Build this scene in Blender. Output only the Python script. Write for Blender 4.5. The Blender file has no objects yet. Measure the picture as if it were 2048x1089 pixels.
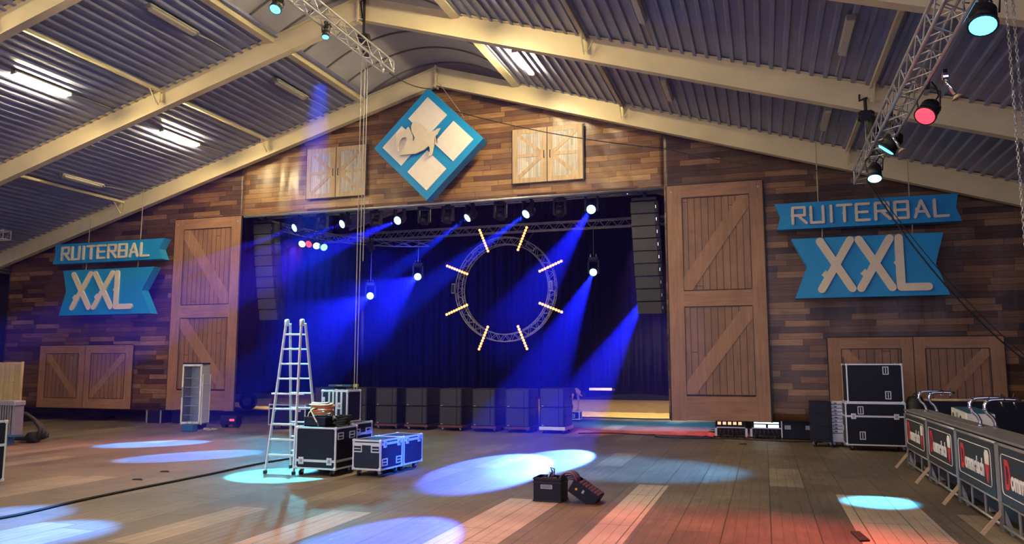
import bpy, bmesh, math, random
from mathutils import Vector, Matrix, Euler
random.seed(7)
PI = math.pi
S = bpy.context.scene
col = S.collection

# ------------------------------------------------------------------ camera, world, exposure
cam_d = bpy.data.cameras.new('camera')
cam_d.sensor_width = 36.0
cam_d.lens = 1560.0 / 2048 * 36.0
cam_d.clip_end = 200
cam = bpy.data.objects.new('camera', cam_d)
col.objects.link(cam)
cam.location = (0, 0, 2.0)
cam.rotation_euler = (math.radians(90 + 6.87), 0, math.radians(17.8))
S.camera = cam
S.view_settings.view_transform = 'Standard'
S.view_settings.look = 'None'
S.view_settings.gamma = 1
S.view_settings.use_curve_mapping = False
S.view_settings.exposure = 0.40
W = bpy.data.worlds.new('world'); S.world = W
W.use_nodes = True
W.node_tree.nodes['Background'].inputs[0].default_value = (0.54, 0.51, 0.80, 1)
W.node_tree.nodes['Background'].inputs[1].default_value = 1.95      # daylight through the open end of the hall
S.cycles.max_bounces = 5
S.cycles.diffuse_bounces = 3
S.cycles.glossy_bounces = 3
S.cycles.transmission_bounces = 6
S.cycles.volume_bounces = 0
S.cycles.transparent_max_bounces = 8
S.cycles.sample_clamp_indirect = 4
S.cycles.use_denoising = True
S.cycles.volume_step_rate = 4

# ------------------------------------------------------------------ geometry helpers
class MB:
    def __init__(s): s.v = []; s.f = []
    def add(s, vs, fs):
        n = len(s.v); s.v += [tuple(v) for v in vs]; s.f += [tuple(i + n for i in f) for f in fs]; return s
    def box(s, c, d, r=None):
        x, y, z = d[0] / 2, d[1] / 2, d[2] / 2
        vs = [Vector((a * x, b * y, e * z)) for a in (-1, 1) for b in (-1, 1) for e in (-1, 1)]
        if r is not None:
            m = r if isinstance(r, Matrix) else Euler(r).to_matrix()
            vs = [m @ v for v in vs]
        vs = [v + Vector(c) for v in vs]
        return s.add(vs, [(0, 1, 3, 2), (4, 6, 7, 5), (0, 4, 5, 1), (2, 3, 7, 6), (0, 2, 6, 4), (1, 5, 7, 3)])
    def bb(s, a, b):
        return s.box([(p + q) / 2 for p, q in zip(a, b)], [abs(q - p) for p, q in zip(a, b)])
    def bar(s, a, b, w, h, up=(0, 0, 1)):
        a = Vector(a); b = Vector(b); d = b - a; L = d.length; d = d / L
        u = Vector(up); sx = d.cross(u)
        if sx.length < 1e-4: sx = d.cross(Vector((1, 0, 0)))
        sx.normalize(); uz = sx.cross(d)
        m = Matrix((d, sx, uz)).transposed()
        return s.box((a + b) / 2, (L, w, h), m)
    def cyl(s, a, b, r0, r1=None, n=12, cap=True):
        a = Vector(a); b = Vector(b); r1 = r0 if r1 is None else r1
        d = (b - a).normalized(); t = Vector((0, 0, 1)) if abs(d.z) < .9 else Vector((1, 0, 0))
        u = d.cross(t).normalized(); w = d.cross(u)
        vs = []
        for p, r in ((a, r0), (b, r1)):
            for i in range(n):
                an = 2 * PI * i / n
                vs.append(p + u * (r * math.cos(an)) + w * (r * math.sin(an)))
        fs = [(i, (i + 1) % n, n + (i + 1) % n, n + i) for i in range(n)]
        if cap: fs += [tuple(range(n))[::-1], tuple(range(n, 2 * n))]
        return s.add(vs, fs)
    def tube(s, pts, r, n=8):
        P = [Vector(p) for p in pts]; vs = []; fs = []; u = None
        for k, p in enumerate(P):
            d = (P[min(k + 1, len(P) - 1)] - P[max(k - 1, 0)])
            if d.length < 1e-7: d = Vector((0, 0, 1))
            d.normalize()
            if u is None:
                t = Vector((0, 0, 1)) if abs(d.z) < .9 else Vector((1, 0, 0))
                u = d.cross(t).normalized()
            else:
                u = (u - d * u.dot(d))
                if u.length < 1e-5: u = d.cross(Vector((0, 0, 1)))
                u.normalize()
            w = d.cross(u)
            for i in range(n):
                an = 2 * PI * i / n
                vs.append(p + u * (r * math.cos(an)) + w * (r * math.sin(an)))
        for k in range(len(P) - 1):
            for i in range(n):
                fs.append((k * n + i, k * n + (i + 1) % n, (k + 1) * n + (i + 1) % n, (k + 1) * n + i))
        fs += [tuple(range(n))[::-1], tuple(range((len(P) - 1) * n, len(P) * n))]
        return s.add(vs, fs)
    def prism(s, poly, y0, y1):          # polygon in x,z extruded along y
        n = len(poly)
        vs = [(x, y0, z) for x, z in poly] + [(x, y1, z) for x, z in poly]
        return s.add(vs, [tuple(range(n)), tuple(range(n, 2 * n))[::-1]] + [(i, (i + 1) % n, n + (i + 1) % n, n + i)[::-1] for i in range(n)])
    def lathe(s, prof, c=(0, 0, 0), n=16):
        vs = []; fs = []
        for r, z in prof:
            for i in range(n):
                a = 2 * PI * i / n
                vs.append((c[0] + r * math.cos(a), c[1] + r * math.sin(a), c[2] + z))
        for k in range(len(prof) - 1):
            for i in range(n):
                fs.append((k * n + i, k * n + (i + 1) % n, (k + 1) * n + (i + 1) % n, (k + 1) * n + i))
        fs += [tuple(range(n))[::-1], tuple(range((len(prof) - 1) * n, len(prof) * n))]
        return s.add(vs, fs)
    def xf(s, m, start=0):
        for i in range(start, len(s.v)): s.v[i] = tuple(m @ Vector(s.v[i]))
        return s
    def build(s, name, m, parent=None, bevel=0, smooth=False, loc=None, rot=None):
        me = bpy.data.meshes.new(name)
        me.from_pydata(s.v, [], s.f); me.validate(); 
        bm = bmesh.new(); bm.from_mesh(me)
        bmesh.ops.recalc_face_normals(bm, faces=bm.faces)
        bm.to_mesh(me); bm.free()
        me.materials.append(m)
        if smooth:
            for p in me.polygons: p.use_smooth = len(p.vertices) == 4
        o = bpy.data.objects.new(name, me); col.objects.link(o)
        if parent: o.parent = parent
        if loc is not None: o.location = loc
        if rot is not None: o.rotation_euler = rot
        if bevel:
            b = o.modifiers.new('bevel', 'BEVEL'); b.width = bevel; b.segments = 2; b.limit_method = 'ANGLE'
        return o

def tag(o, label=None, cat=None, group=None, kind=None):
    if label: o['label'] = label
    if cat: o['category'] = cat
    if group: o['group'] = group
    if kind: o['kind'] = kind
    return o
def thing(name, label, cat, loc=(0, 0, 0), rz=0, group=None, kind=None):
    o = bpy.data.objects.new(name, None); col.objects.link(o)
    o.empty_display_size = .2
    o.location = loc; o.rotation_euler = (0, 0, rz)
    return tag(o, label, cat, group, kind)
def copy_tree(o, parent=None):
    c = o.copy(); col.objects.link(c)
    if parent: c.parent = parent
    for ch in list(o.children): copy_tree(ch, c)
    return c

# ------------------------------------------------------------------ materials
class NT:
    def __init__(s, name):
        s.mat = bpy.data.materials.new(name); s.mat.use_nodes = True
        s.t = s.mat.node_tree; s.b = s.t.nodes['Principled BSDF']
    def n(s, typ, **kw):
        o = s.t.nodes.new(typ)
        for k, v in kw.items(): setattr(o, k, v)
        return o
    def l(s, a, b): s.t.links.new(a, b)
    def m(s, op, a, b=None, c=None):
        o = s.n('ShaderNodeMath', operation=op)
        for i, x in enumerate((a, b, c)):
            if x is None: continue
            if isinstance(x, (int, float)): o.inputs[i].default_value = x
            else: s.l(x, o.inputs[i])
        return o.outputs[0]
    def xyz(s, coord='Object'):
        tc = s.n('ShaderNodeTexCoord'); sp = s.n('ShaderNodeSeparateXYZ'); s.l(tc.outputs[coord], sp.inputs[0]); return sp.outputs
    def comb(s, x, y, z=0.0):
        o = s.n('ShaderNodeCombineXYZ')
        for i, v in enumerate((x, y, z)):
            if isinstance(v, (int, float)): o.inputs[i].default_value = v
            else: s.l(v, o.inputs[i])
        return o.outputs[0]
    def white(s, vec):
        o = s.n('ShaderNodeTexWhiteNoise', noise_dimensions='3D'); s.l(vec, o.inputs['Vector']); return o.outputs['Value']
    def noise(s, vec, sc, det=3, rough=.55):
        o = s.n('ShaderNodeTexNoise'); o.inputs['Scale'].default_value = sc; o.inputs['Detail'].default_value = det
        o.inputs['Roughness'].default_value = rough
        if vec is not None: s.l(vec, o.inputs['Vector'])
        return o.outputs['Fac']
    def ramp(s, fac, stops, interp='LINEAR'):
        o = s.n('ShaderNodeValToRGB'); o.color_ramp.interpolation = interp
        e = o.color_ramp.elements
        while len(e) > 1: e.remove(e[-1])
        e[0].position = stops[0][0]; e[0].color = (*stops[0][1], 1)
        for p, c in stops[1:]:
            k = e.new(p); k.color = (*c, 1)
        s.l(fac, o.inputs[0]); return o.outputs[0]
    def mix(s, fac, a, b, typ='MIX'):
        o = s.n('ShaderNodeMix', data_type='RGBA', blend_type=typ)
        for i, x in ((0, fac), (6, a), (7, b)):
            if isinstance(x, (int, float)): o.inputs[i].default_value = x
            elif isinstance(x, tuple): o.inputs[i].default_value = (*x, 1)
            else: s.l(x, o.inputs[i])
        return o.outputs[2]
    def bump(s, h, strength=.3, dist=.01):
        o = s.n('ShaderNodeBump'); o.inputs['Strength'].default_value = strength; o.inputs['Distance'].default_value = dist
        s.l(h, o.inputs['Height']); s.l(o.outputs[0], s.b.inputs['Normal'])

def mat(name, c, rough=.5, metal=0., var=.12, scale=6., emit=None, es=0, bump=0, spec=.5):
    t = NT(name)
    t.b.inputs['Roughness'].default_value = rough; t.b.inputs['Metallic'].default_value = metal
    t.b.inputs['Specular IOR Level'].default_value = spec
    if var:
        tc = t.n('ShaderNodeTexCoord'); f = t.noise(tc.outputs['Object'], scale, 4)
        a = tuple(max(0, x * (1 - var)) for x in c); b = tuple(min(1, x * (1 + var)) for x in c)
        t.l(t.ramp(f, [(.3, a), (.7, b)]), t.b.inputs['Base Color'])
        if bump: t.bump(f, bump)
    else: t.b.inputs['Base Color'].default_value = (*c, 1)
    if emit:
        t.b.inputs['Emission Color'].default_value = (*emit, 1); t.b.inputs['Emission Strength'].default_value = es
    return t.mat

def planks(name, u, v, row, L, stops, grain=.5, rough=.6, gap=.02, gapc=(.01, .008, .007), lightmask=None, spec=.5, sub=None, sheen_bump=.0):
    """boards running along axis u, stacked along axis v, each with a colour of its own"""
    t = NT(name); X = t.xyz()
    U, V = X[u], X[v]
    r = t.m('DIVIDE', V, row); ri = t.m('FLOOR', r)
    off = t.m('MULTIPLY', t.white(t.comb(ri, 3.1, 1.7)), 7.0)
    q = t.m('ADD', t.m('DIVIDE', U, L), off); qi = t.m('FLOOR', q)
    idn = t.white(t.comb(qi, ri, .5))
    base = t.ramp(idn, stops)
    sc = [1.2, 1.2, 1.2]; 
    gv = t.comb(t.m('MULTIPLY', U, 1.3), t.m('MULTIPLY', V, 16.0), t.m('MULTIPLY', idn, 40.0))
    g = t.noise(gv, 1.0, 5, .65)
    base = t.mix(grain, base, t.ramp(g, [(.25, (.25, .25, .25)), (.75, (1., 1., 1.))]), 'MULTIPLY')
    g2 = t.noise(t.comb(U, V, 2.0), .8, 4, .7)
    base = t.mix(.55, base, t.ramp(g2, [(.3, (.45, .43, .45)), (.7, (1.15, 1.1, 1.0))]), 'MULTIPLY')
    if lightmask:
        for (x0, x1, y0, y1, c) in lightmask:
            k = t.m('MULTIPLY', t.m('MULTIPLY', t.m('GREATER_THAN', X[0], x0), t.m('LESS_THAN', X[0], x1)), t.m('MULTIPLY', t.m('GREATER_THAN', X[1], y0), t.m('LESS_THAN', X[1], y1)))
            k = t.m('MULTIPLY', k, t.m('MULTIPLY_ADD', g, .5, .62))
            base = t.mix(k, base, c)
    if sub:
        sf = t.m('FRACT', t.m('DIVIDE', V, sub)); sm = t.m('LESS_THAN', sf, .06)
        base = t.mix(t.m('MULTIPLY', sm, .55), base, gapc)
    fr = t.m('FRACT', r); fq = t.m('FRACT', q)
    e = t.m('MAXIMUM', t.m('LESS_THAN', fr, gap / row), t.m('LESS_THAN', fq, gap / L))
    base = t.mix(t.m('MULTIPLY', e, .8), base, gapc)
    if sub:
        sp = t.noise(t.comb(X[0], t.m('MULTIPLY', X[1], .6), 0.), 5.5, 4, .8)
        base = t.mix(t.m('MULTIPLY', t.m('GREATER_THAN', sp, .685), .5), base, (.55, .50, .45))
        st = t.noise(t.comb(X[0], X[1], 4.), .45, 5, .65)
        base = t.mix(.7, base, t.ramp(st, [(.35, (.55, .53, .56)), (.62, (1.15, 1.12, 1.08))]), 'MULTIPLY')
    t.l(base, t.b.inputs['Base Color'])
    t.b.inputs['Roughness'].default_value = rough; t.b.inputs['Specular IOR Level'].default_value = spec
    if sheen_bump:
        t.bump(t.noise(t.comb(t.m('MULTIPLY', X[0], 1.6), X[1], t.m('MULTIPLY', X[2], .5)), 2.2, 3), sheen_bump, .05)
    return t.mat

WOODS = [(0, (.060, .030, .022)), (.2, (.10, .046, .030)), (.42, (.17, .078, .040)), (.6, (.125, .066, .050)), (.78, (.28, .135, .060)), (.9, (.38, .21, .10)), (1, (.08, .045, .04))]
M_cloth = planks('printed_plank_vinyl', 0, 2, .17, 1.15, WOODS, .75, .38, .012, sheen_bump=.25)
M_head = planks('printed_plank_vinyl_lit_header', 0, 2, .17, 1.25, [(0, (.17, .08, .04)), (.25, (.30, .15, .06)), (.5, (.46, .245, .09)), (.75, (.58, .33, .13)), (1, (.22, .12, .06))], .7, .33, .012, sheen_bump=.35)  # same plank print in lighter colours, painting in the header's stronger light
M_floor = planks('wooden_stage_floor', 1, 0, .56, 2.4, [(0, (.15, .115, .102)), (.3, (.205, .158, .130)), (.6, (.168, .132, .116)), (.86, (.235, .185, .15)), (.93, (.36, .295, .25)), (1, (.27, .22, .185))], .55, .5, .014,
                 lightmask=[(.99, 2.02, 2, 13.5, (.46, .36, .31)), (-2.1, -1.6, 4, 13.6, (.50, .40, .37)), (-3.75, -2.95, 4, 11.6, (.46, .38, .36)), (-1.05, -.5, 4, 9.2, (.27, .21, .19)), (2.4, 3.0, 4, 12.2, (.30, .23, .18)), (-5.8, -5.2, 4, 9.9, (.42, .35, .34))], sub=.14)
def wood(name, a, b, axis='z', rough=.5, sc=1.0):
    t = NT(name); X = t.xyz()
    k = {'x': (1.2, 14, 14), 'z': (14, 14, 1.2), 'y': (14, 1.2, 14)}[axis]
    v = t.comb(t.m('MULTIPLY', X[0], k[0] * sc), t.m('MULTIPLY', X[1], k[1] * sc), t.m('MULTIPLY', X[2], k[2] * sc))
    f = t.noise(v, 1.0, 5, .6); f2 = t.noise(t.comb(X[0], X[1], X[2]), 1.3, 3)
    c = t.ramp(f, [(.3, a), (.7, b)])
    c = t.mix(.5, c, t.ramp(f2, [(.3, (.55, .55, .55)), (.7, (1.1, 1.1, 1.1))]), 'MULTIPLY')
    t.l(c, t.b.inputs['Base Color']); t.b.inputs['Roughness'].default_value = rough
    return t.mat
M_dstile = wood('barn_door_wood_upright', (.25, .125, .070), (.36, .19, .11))
M_drail = wood('barn_door_wood_rail', (.24, .12, .07), (.36, .185, .105), 'x')
M_dpanel = planks('barn_door_boards', 2, 0, .19, 9, [(0, (.25, .13, .08)), (.5, (.33, .17, .10)), (1, (.28, .15, .09))], .45, .5, .02)
M_line = mat('printed_shadow_line', (.018, .011, .009), .6, var=0)
M_swood = wood('shutter_wood', (.40, .28, .15), (.60, .43, .25), 'z', .5)
M_swhite = planks('whitewashed_boards', 2, 0, .075, 3, [(0, (.62, .58, .52)), (.5, (.78, .75, .70)), (1, (.52, .48, .43))], .55, .5, .006, (.2, .16, .12))
M_cream = mat('cream_painted_steel', (.72, .61, .36), .38, var=.08, scale=1.2)
M_cream2 = mat('cream_painted_purlin', (.70, .60, .36), .4, var=.08, scale=1.2)
M_sheet = mat('grey_roof_sheet', (.20, .22, .35), .34, .2, var=.1, scale=1.5)
M_vault = mat('translucent_grey_rooflight', (.50, .48, .48), .5, var=.12, scale=.9)
M_vrib = mat('rooflight_rib', (.16, .15, .14), .5)
M_dark = mat('dark_wall', (.03, .03, .035), .9)
M_sand = NT('sand_ground'); _X = M_sand.xyz(); _f = M_sand.noise(M_sand.comb(M_sand.m('MULTIPLY', _X[0], .8), M_sand.m('MULTIPLY', _X[1], 1.2), 0.), 2.2, 7, .7)
M_sand.l(M_sand.ramp(_f, [(.3, (.30, .19, .085)), (.5, (.50, .34, .14)), (.75, (.62, .45, .2))]), M_sand.b.inputs['Base Color']); M_sand.b.inputs['Roughness'].default_value = .95; M_sand.bump(_f, .6, .05); M_sand = M_sand.mat
M_alu = mat('brushed_aluminium', (.66, .67, .70), .32, .35, var=.08)
M_alud = mat('dull_aluminium_truss', (.50, .50, .52), .4, .55, var=.1)
M_black = mat('black_laminate', (.006, .006, .016), .45, var=.2, scale=9, spec=.25)
M_blackm = mat('black_painted_metal', (.014, .014, .016), .45, .2, var=.2)
M_grille = mat('black_speaker_grille', (.018, .018, .022), .6, var=.25, scale=40)
M_grey2 = mat('grey_array_grille', (.032, .033, .030), .55, var=.15, scale=20)
M_rubber = mat('black_rubber', (.010, .010, .010), .7)
M_chrome = mat('polished_chrome', (.85, .85, .86), .08, 1., var=.03)
M_blue = mat('sign_blue_paint', (.002, .235, .55), .5, var=.05, scale=2)
M_bluee = mat('sign_blue_edge', (.02, .33, .52), .45, var=.05)
M_creamp = mat('sign_cream_board', (.62, .55, .43), .5, var=.04)
M_white = mat('white_board', (.74, .68, .62), .5, var=.04)
M_rope = mat('pale_rope', (.45, .38, .27), .8)
M_steelrope = mat('steel_cable', (.30, .28, .26), .5, .3)
M_curtain = mat('black_velvet_curtain', (.006, .006, .022), .95, var=.3, scale=3, spec=.1)
M_hose = mat('orange_hose', (.55, .17, .075), .5)
M_black_lit = mat('black_laminate_lit_blue', (.014, .018, .045), .5, var=.15, scale=9, spec=.25)  # black laminate lightened toward blue, painting in the lamp's blue light
M_dolly = mat('dull_red_dolly_edge', (.10, .03, .03), .6)
M_fridge = mat('white_fridge_enamel', (.60, .62, .64), .35, var=.05)
M_fridgein = mat('fridge_interior', (.80, .84, .74), .4, var=.1)
M_glass = mat('fridge_door_glass', (.97, 1., .98), .02, var=0)
M_glass.node_tree.nodes['Principled BSDF'].inputs['Transmission Weight'].default_value = 1.0
M_glass.node_tree.nodes['Principled BSDF'].inputs['IOR'].default_value = 1.04
M_red = mat('red_print', (.62, .02, .03), .5, var=.05)
M_whitep = mat('white_print', (.75, .72, .72), .5, var=.05)
M_silver = mat('grey_powder_coat', (.20, .20, .23), .45, .2)
M_banner = mat('black_banner_cloth', (.016, .018, .024), .5, var=.2)
M_counter = mat('grey_counter_top', (.17, .16, .18), .45, var=.1)
M_galv = mat('galvanised_steel', (.34, .34, .36), .4, .5)
M_footw = mat('worn_barrier_foot', (.50, .36, .22), .6)
M_pale = planks('pale_pine_boards', 2, 0, .22, 5, [(0, (.52, .38, .20)), (.5, (.62, .48, .27)), (1, (.48, .30, .17))], .4, .6, .012, (.12, .07, .03))
M_skin = mat('skin', (.50, .27, .19), .5, var=.05)
M_shirt = mat('dark_tshirt', (.015, .015, .025), .9)
M_jeans = mat('dark_work_trousers', (.02, .02, .035), .9)
M_yellow = mat('yellow_plastic', (.5, .42, .12), .5)
M_bluep = mat('blue_tool_case', (.02, .10, .20), .5)
M_orange = mat('orange_sticker', (.8, .3, .05), .5, emit=None)
M_purple = mat('violet_cable_sheath', (.10, .05, .10), .5)
def glow(name, c, s): return mat(name, (.02, .02, .02), .4, var=0, emit=c, es=s)
M_tube = glow('lit_fluorescent_diffuser', (1.0, .79, .42), 235)
M_fill_lens = glow('warm_lit_lens', (1.0, .80, .42), 12)
M_tube2 = glow('lit_fluorescent_diffuser_boosted', (1.0, .80, .45), 330)  # same kind of lamp, strength raised to brighten the shutters
M_tubeoff = mat('unlit_fluorescent_diffuser', (.50, .47, .36), .35, var=.05)
M_lensb = glow('blue_lit_lens', (.16, .50, 1.0), 9)
M_lensc = glow('cyan_lit_lens', (.05, .55, 1.0), 6)
M_lensw = glow('cyan_white_lit_lens', (.25, .85, 1.0), 6)
M_lensg = glow('teal_lit_lens', (.10, .9, .65), 5)
M_lensr = glow('red_lit_lens', (1.0, .02, .035), 4)
M_lensoff = mat('dark_glass_lens', (.02, .02, .03), .08, var=0)
M_led = glow('warm_orange_led', (1.0, .26, .075), 4.6)
M_ledred = glow('red_indicator', (1.0, .02, .05), 5)
M_rack = glow('white_lit_rack_panel', (.75, .95, 1.0), 2.0)
M_rackw = glow('warm_lit_rack_panel', (1.0, .55, .3), 1.0)

# ------------------------------------------------------------------ lights
def spot(loc, tgt, color, power, ang, blend=.15, rad=.06, parent=None, name='spot_beam'):
    d = bpy.data.lights.new(name, 'SPOT'); d.energy = power; d.color = color
    d.spot_size = math.radians(ang); d.spot_blend = blend; d.shadow_soft_size = rad
    o = bpy.data.objects.new(name, d); col.objects.link(o)
    v = Vector(tgt) - Vector(loc)
    o.location = loc; o.rotation_euler = v.to_track_quat('-Z', 'Y').to_euler()
    if parent: 
        o.parent = parent
        o.matrix_parent_inverse = parent_mw(parent).inverted()
    return o
def parent_mw(p): return Matrix.Translation(p.location) @ p.rotation_euler.to_matrix().to_4x4()

# ------------------------------------------------------------------ setting: floor, ground, roof, walls
XC = -9.75
def low(x): return 10.98 - .287 * (XC - x) if x < XC else 10.98 - .309 * (x - XC)
XL, XR = -30.0, 10.3
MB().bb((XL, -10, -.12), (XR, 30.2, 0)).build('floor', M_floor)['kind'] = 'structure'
g = MB().bb((XL, 30.2, -.14), (XR, 48, -.03)).build('floor_sand_ground', M_sand); g['kind'] = 'structure'; g['label'] = 'yellow sand ground beyond the wooden floor'

def sheet(x0, x1, name):
    P = .27; pr = []
    x = x0
    while x < x1 - .01:
        pr += [(x, .0), (x + .13, .0), (x + .155, -.055), (x + .225, -.055), (x + .25, .0)]
        x += P
    pr.append((min(x, x1), 0))
    vs = []; fs = []
    for y in (-10, 47):
        for (px, dz) in pr: vs.append((px, y, low(px) + .64 + dz))
    n = len(pr)
    for i in range(n - 1): fs.append((i, i + 1, n + i + 1, n + i))
    # roof insulation board above gives the sheet its depth
    vs += [(pr[0][0], -10, low(pr[0][0]) + .75), (pr[-1][0], -10, low(pr[-1][0]) + .75), (pr[0][0], 47, low(pr[0][0]) + .75), (pr[-1][0], 47, low(pr[-1][0]) + .75)]
    fs.append((2 * n, 2 * n + 1, 2 * n + 3, 2 * n + 2))
    o = MB().add(vs, fs).build(name, M_sheet); o['kind'] = 'structure'; return o
sheet(XL, XC - 2.65, 'ceiling_left'); sheet(XC + 2.65, XR, 'ceiling_right')
# barrel rooflight over the ridge
def vaultz(x):
    t = (x - XC) / 2.7
    e = low(XC - 2.7) * (1 - t) / 2 + low(XC + 2.7) * (1 + t) / 2
    return e + .66 + .95 * (1 - t * t)
b = MB(); vs = []; fs = []; N = 24
for y in (-10, 47):
    for i in range(N + 1):
        x = XC - 2.7 + 5.4 * i / N; vs.append((x, y, vaultz(x)))
for i in range(N): fs.append((i, i + 1, N + 2 + i, N + 1 + i))
b.add(vs, fs).build('ceiling_rooflight', M_vault, smooth=True)['kind'] = 'structure'
b = MB()
for y in [4.9 + 1.25 * k for k in range(0, 15)]:
    for i in range(N):
        xa = XC - 2.7 + 5.4 * i / N; xb = XC - 2.7 + 5.4 * (i + 1) / N
        b.bar((xa, y, vaultz(xa) - .02), (xb, y, vaultz(xb) - .02), .05, .04)
b.build('ceiling_rooflight_ribs', M_vrib)['kind'] = 'structure'

FR = [2.3, 7.3, 12.3, 17.33, 22.4, 27.5, 32.6]
def rafter(y, sgn, k):
    x1 = XL if sgn < 0 else XR
    P0 = Vector((XC, y, low(XC))); P1 = Vector((x1, y, low(x1)))
    H = .63
    b = MB()
    def slab(z0, z1, w):
        vs = []
        for p in (P0, P1):
            for dy in (-w / 2, w / 2):
                for z in (z0, z1): vs.append((p.x, p.y + dy, p.z + z))
        b.add(vs, [(0, 1, 3, 2), (4, 6, 7, 5), (0, 4, 5, 1), (2, 3, 7, 6), (0, 2, 6, 4), (1, 5, 7, 3)])
    slab(0, .025, .22); slab(H - .03, H - .005, .22); slab(.02, H - .02, .02)
    side = 'left' if sgn < 0 else 'right'
    wh = {22.4: 'against the barn backdrop', 17.33: 'one bay in front of the backdrop', 12.3: 'crossing nearest, at the top edge'}.get(y, 'further along the roof')
    o = b.build('roof_rafter', M_cream)
    tag(o, f'cream steel rafter on the {side} roof slope, {wh}', 'roof beam', 'cream steel rafters', 'structure')
    if sgn > 0:   # ridge joint plates
        p = MB(); p.box((XC, y, low(XC) + .3), (.06, .24, .74)); 
        for s2 in (-1, 1):
            for z in (.1, .22, .34, .46): p.cyl((XC + .045 * s2, y - .07, low(XC) + z), (XC + .075 * s2, y - .07, low(XC) + z), .015, n=6)
        p.build('ridge_plate', M_cream2, o)
for k, y in enumerate(FR):
    rafter(y, -1, k); rafter(y, 1, k)
PUR = [XC - 2.7, XC + 2.7, XC - 6.25, XC + 6.0, XC - 12.4, XC + 12.1]
for px in PUR:
    big = abs(px - XC) < 3
    b = MB()
    if big: b.bb((px - .11, -9, low(px) + .50), (px + .11, 40, low(px) + .66))
    else: b.bb((px - .045, -9, low(px) + .50), (px + .045, 40, low(px) + .585))
    side = 'left' if px < XC else 'right'
    d = abs(px - XC)
    o = b.build('roof_purlin', M_cream2)
    tag(o, f'cream {"ridge-side" if big else "thin" } purlin running along the {side} roof slope' + ('' if big else (', upper of two' if d < 8 else ', lower of two')), 'roof beam', 'purlins', 'structure')
    if not big:
        for y in FR:
            q = MB(); sg = 1 if px > XC else -1
            q.bar((px, y - .12, low(px) + .52), (px, y - .12, low(px) + .2), .09, .02, (0, 1, 0))
            q.bar((px, y - .5, low(px) + .52), (px, y - .13, low(px) + .12), .025, .025)
            q.bar((px + .1 * sg, y - .13, low(px) + .22), (px + .3 * sg, y - .13, low(px) + .58), .02, .02)
            q.build('knee_brace', M_cream2, o)

# walls of the hall
def wallbox(name, a, b_, m):
    o = MB().bb(a, b_).build(name, m); o['kind'] = 'structure'; return o
wallbox('wall_left', (XL - .15, -10, -.1), (XL - .01, 48, 6.2), M_dark)
wallbox('wall_right', (XR + .01, -10, -.1), (XR + .15, 48, 6.2), M_dark)
wallbox('wall_back', (XL, 47, -.1), (XR, 47.15, 12.5), M_dark)

# printed cloth backdrop
def cloth(name, x0, x1, zb, m, top=None, wav=.012, label=''):
    nx = max(8, int((x1 - x0) / .12)); nz = 30
    vs = []; fs = []
    for j in range(nz + 1):
        for i in range(nx + 1):
            x = x0 + (x1 - x0) * i / nx; zt = top(x); z = zb + (zt - zb) * j / nz
            low_w = max(0, 1 - j / 5)
            y = 22.78 + wav * math.sin(x * 2.1 + z * .6) + wav * .7 * math.sin(x * 5.3 - z * .9 + 1) + .02 * low_w * math.sin(x * 3.7)
            if name.endswith('header'):
                y += .02 * math.sin(x * 9 + 2 * math.sin(z)) * max(0, 1 - abs(x + 14.8) / 2.2) + .018 * math.sin((x + z) * 8) * max(0, 1 - abs(x + 4.6) / 1.8)
            vs.append((x, y, z))
    for j in range(nz):
        for i in range(nx):
            a = j * (nx + 1) + i; fs.append((a, a + 1, a + nx + 2, a + nx + 1))
    o = MB().add(vs, fs).build(name, m, smooth=True)
    s = o.modifiers.new('thickness', 'SOLIDIFY'); s.thickness = .01; s.offset = 1
    return o
topf = lambda x: low(x) + .4
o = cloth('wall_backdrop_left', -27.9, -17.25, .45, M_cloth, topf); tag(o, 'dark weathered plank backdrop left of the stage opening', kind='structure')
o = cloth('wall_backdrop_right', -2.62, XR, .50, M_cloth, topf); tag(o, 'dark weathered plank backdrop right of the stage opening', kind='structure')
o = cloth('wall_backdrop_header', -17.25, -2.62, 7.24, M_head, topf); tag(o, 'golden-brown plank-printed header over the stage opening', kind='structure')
o = MB().cyl((-17.2, 22.8, 7.2), (-2.65, 22.8, 7.2), .05).build('trim_header_pipe', M_galv, smooth=True); o['kind'] = 'structure'
# black masking behind the backdrop keeps the stage dark
wallbox('wall_masking_left', (-27.9, 22.98, .5), (-18.1, 23.0, 8.2), M_curtain)
wallbox('wall_masking_right', (-1.9, 22.98, .55), (XR, 23.0, 7.4), M_curtain)
wallbox('wall_masking_header', (-17.2, 22.98, 7.35), (-2.7, 23.0, 9.2), M_curtain)

# printed barn doors on the backdrop
def pbox(b, x0, x1, z0, z1, y=22.70, d=.03): b.bb((x0, y - d / 2, z0), (x1, y + d / 2, z1))
def diag(x0, z0, x1, z1, w, y, d):
    """board from corner to corner, clipped to the panel's box"""
    v = Vector((x1 - x0, z1 - z0)).normalized(); n = Vector((-v.y, v.x)) * (w / 2)
    lo = Vector((min(x0, x1), min(z0, z1))); hi = Vector((max(x0, x1), max(z0, z1)))
    a = Vector((x0, z0)) - v * 2; c = Vector((x1, z1)) + v * 2
    poly = [a + n, c + n, c - n, a - n]
    for ax, lim, keep in ((0, lo.x, 1), (0, hi.x, -1), (1, lo.y, 1), (1, hi.y, -1)):
        out = []
        for i in range(len(poly)):
            p, q = poly[i], poly[(i + 1) % len(poly)]
            ip = (p[ax] - lim) * keep >= 0; iq = (q[ax] - lim) * keep >= 0
            if ip: out.append(p)
            if ip != iq:
                tt = (lim - p[ax]) / (q[ax] - p[ax]); out.append(p + (q - p) * tt)
        poly = out
    return [(p.x, p.y) for p in poly]
Y0 = 22.69
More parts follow.
